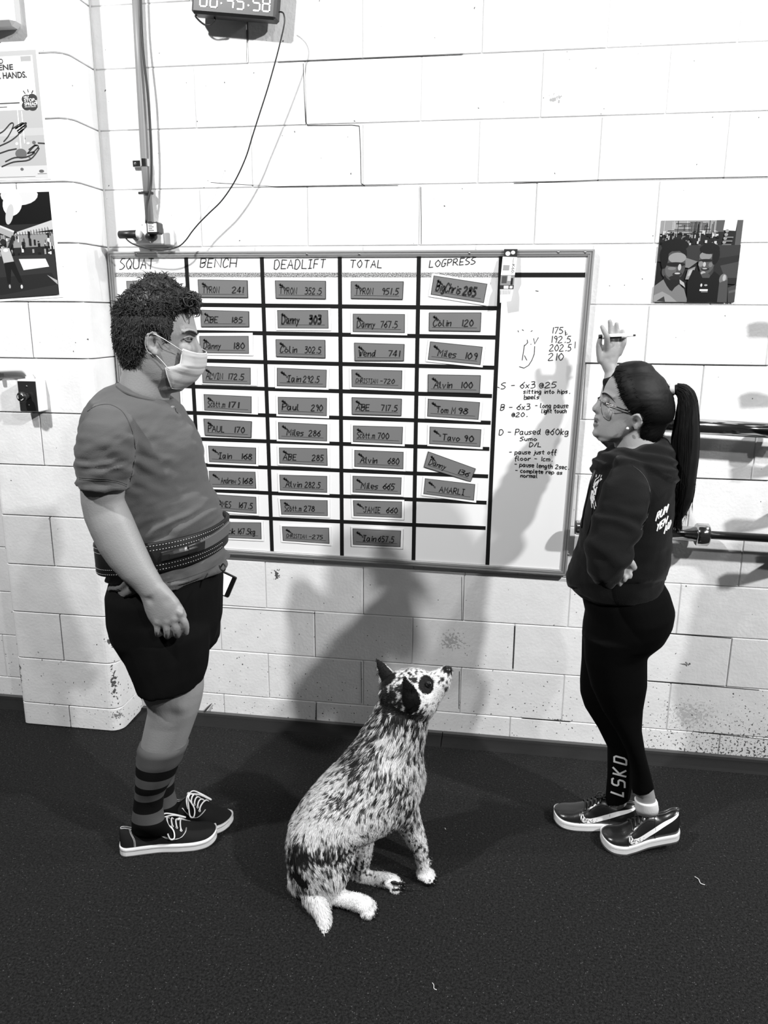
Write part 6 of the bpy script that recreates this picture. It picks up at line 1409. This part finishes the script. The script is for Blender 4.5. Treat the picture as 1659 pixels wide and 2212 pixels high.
# coat pattern
def poly_in(P, poly):
    x, y = P[:, 0], P[:, 1]; ins = np.zeros(len(P), bool); n_ = len(poly); j = n_-1
    for i in range(n_):
        xi, yi = poly[i]; xj, yj = poly[j]; c_ = ((yi > y) != (yj > y)) & (x < (xj-xi)*(y-yi)/((yj-yi)+1e-9)+xi); ins ^= c_; j = i
    return ins
def coat(V):
    P = pix(V); x, y = P[:, 0], P[:, 1]
    n1 = vnoise(V, (105, 105, 62), 2.); n2 = vnoise(V, (190, 190, 120), 9.); n3 = vnoise(V, 13, 5.)
    bias = np.full(len(V), -.05)
    def blob(cx, cy_, rx, ry, k): 
        nonlocal bias; bias = bias+k*np.exp(-(((x-cx)/rx)**2+((y-cy_)/ry)**2))
    blob(790, 1590, 40, 45, .35); blob(850, 1530, 45, 40, .55); blob(838, 1500, 22, 30, .35); blob(880, 1562, 40, 22, .3); blob(905, 1620, 25, 50, .25); blob(800, 1665, 60, 30, .25); blob(850, 1700, 60, 45, .2); blob(740, 1640, 40, 40, .22)
    blob(690, 1855, 75, 22, .55); blob(640, 1850, 22, 30, .5); blob(890, 1780, 18, 40, .35); blob(905, 1820, 16, 20, .2); blob(775, 1880, 25, 22, .25); blob(700, 1745, 60, 50, .02)
    blob(845, 1655, 50, 14, -.5); blob(690, 1800, 60, 30, -.25); blob(740, 1800, 30, 30, -.25); blob(940, 1500, 30, 30, -.6); blob(915, 1885, 30, 22, -.6); blob(785, 1950, 50, 30, -.6); blob(860, 1895, 30, 20, -.6); blob(700, 1990, 30, 50, -.5); blob(820, 1840, 30, 45, -.4)
    s_ = n1*.9+n2*.55+n3*.35+bias
    dark = 1/(1+np.exp(-(s_-.12)*14))
    col = .74*(1-dark)+.018*dark
    black = (np.hypot((x-921)/17, (y-1479)/21) < 1) | poly_in(P, [(806, 1412), (826, 1428), (858, 1462), (846, 1476), (828, 1484), (820, 1460)]) | poly_in(P, [(871, 1455), (880, 1466), (900, 1490), (911, 1515), (906, 1534), (885, 1545), (870, 1522), (866, 1490)]) | (np.hypot((x-968)/11, (y-1446)/9) < 1) | poly_in(P, [(620, 1872), (642, 1878), (664, 1905), (668, 1922), (648, 1915), (632, 1895)])
    col = np.where(black, .008, col)
    pad = (V[:, 2] < .018) & (x > 846) & (y > 1892) & (y < 1925); col = np.where(pad, .01, col)
    ring = (x < 0) & (np.abs(np.hypot((x-872)/45, (y-1500)/50)-.8) < .25) & (n2 > -.15) & ~black; col = np.where(ring & (x < 900), col*.45, col)
    return col
col = coat(V)
skin('body', V, Fc, M_FUR, dog, vcol=col)
# short fur: fine blades following the coat, coloured like the skin they grow from
FV = np.array([V[list(f[:3])].mean(0) for f in Fc]); FN = np.array([Nn[f[0]] for f in Fc])
r = np.random.RandomState(11); vis = ((FV-CAM)*FN).sum(1) < .02*0+.15
idx = np.where(vis)[0]; idx = r.choice(idx, 80000); P = FV[idx]+r.randn(len(idx), 3)*.0014; N_2 = FN[idx]; pp = pix(P)
flow = np.tile(np.array([-.45, 0, -1.0]), (len(P), 1)); hd = (pp[:, 1] < 1545) & (pp[:, 0] > 826); flow[hd] = (-.9, 0, -.35); tlm = (pp[:, 1] > 1905) & (pp[:, 0] < 716); flow[tlm] = (.35, -.3, -.9)
leg = (pp[:, 1] > 1790) & (pp[:, 0] > 750); flow[leg] = (.15, 0, -1)
bl_ = np.clip((pp[:, 1]-1730)/110, 0, 1)[:, None]*((pp[:, 0] < 790) & ~tlm)[:, None]; flow = flow*(1-bl_)+np.array([.3, 0, -1.])*bl_
n_sw = np.array([noise.noise(Vector(q)*16) for q in P]); flow = flow+np.stack([n_sw*.9, r.randn(len(P))*.2, r.randn(len(P))*.15], 1)
flow = flow-N_2*(flow*N_2).sum(1)[:, None]; flow /= (np.linalg.norm(flow, axis=1)[:, None]+1e-9)
Ln = np.where(hd, .0075, .013)*(.6+.8*r.rand(len(P))); Ln = np.where(leg, Ln*.40, Ln); Ln = np.where(hd, Ln*.75, Ln); Ln = np.where((P[:, 2] < .07) & ~((pp[:, 0] < 716) & (pp[:, 1] > 1905)), .0035, Ln)
ear_ = coat(P) < .009; Ln = np.where(ear_, .003, Ln); Ln = np.where((pp[:, 0] > 930) & (pp[:, 1] < 1530), .0035, Ln); Ln = np.where((pp[:, 1] > 1540) & (pp[:, 1] < 1680), Ln*1.35, Ln); Ln = np.where(tlm, Ln*1.3, Ln)
side = np.cross(flow, N_2); wdt = .00062
A_ = P-side*wdt; B_ = P+side*wdt; M1 = P+flow*(Ln*.55)[:, None]+N_2*(Ln*.10)[:, None]; T1 = P+flow*Ln[:, None]+N_2*(Ln*.12)[:, None]
A2 = M1-side*wdt*.8; B2 = M1+side*wdt*.8
VV = np.stack([A_, B_, B2, A2, T1], 1).reshape(-1, 3); base_ = np.arange(len(P))*5
cc = coat(P); cc = np.clip(cc*(.8+.45*r.rand(len(P))), .004, .8)
me = bpy.data.meshes.new('fur'); 
faces = np.concatenate([np.stack([base_, base_+1, base_+2], 1), np.stack([base_, base_+2, base_+3], 1), np.stack([base_+3, base_+2, base_+4], 1)])
me.from_pydata((VV-world_loc(dog)).tolist(), [], faces.tolist())
a = me.color_attributes.new('Col', 'FLOAT_COLOR', 'POINT'); k = np.repeat(cc, 5); a.data.foreach_set('color', np.stack([k, k, k, np.ones_like(k)], 1).ravel())
me.polygons.foreach_set('use_smooth', [True]*len(me.polygons)); me.materials.append(mat('fur_blades', .5, .6, vcol=True, spec=.15)); o = bpy.data.objects.new('fur', me); sc.collection.objects.link(o); o.parent = dog; o['kind'] = 'stuff'
# eye, nose, claws
for s_ in (-1, 1):
    MB().ball(at(926, 1478.5, YD+s_*.040), (.0095, .0075, .0095), 14, 10).build('eye', mat('dog_eye', .006, .05, spec=1), dog, True)
MB().ball(at(968, 1447, YD), (.0125, .0145, .011), 14, 10).build('nose', mat('wet_nose', .008, .35, spec=.6), dog, True)
def claws(cx, cy_, Y, dx, r_, dz):
    for k, (oy, ox) in enumerate(((-.022, .15), (-.008, .55), (.008, .55), (.022, .15))):
        P = at(cx+dx*(.45+ox*.5), cy_+dz+5, Y)+np.array([.015*r_, oy*r_, -.006]); MB().tube([P, P+np.array([.006, 0, -.002]), P+np.array([.010, 0, -.006])], [.0028, .0022, .0006], 6).build('claw', M_DST, dog, True)
claws(917, 1887, YFL+.004, 16, 1.0, 0); claws(786, 1953, YHN-.018, 19, 1.08, 4); claws(845, 1903, YHF-.022, 20, .95, 2)
mb = MB()
for k in range(3): P = at(858+k*7, 1909-k*.5, YHF-.047); mb.ball(P, (.007, .004, .006), 8, 6)
mb.ball(at(852, 1907, YHF-.048), (.012, .004, .007), 10, 6); mb.build('paw_pad', M_BLK, dog, True)
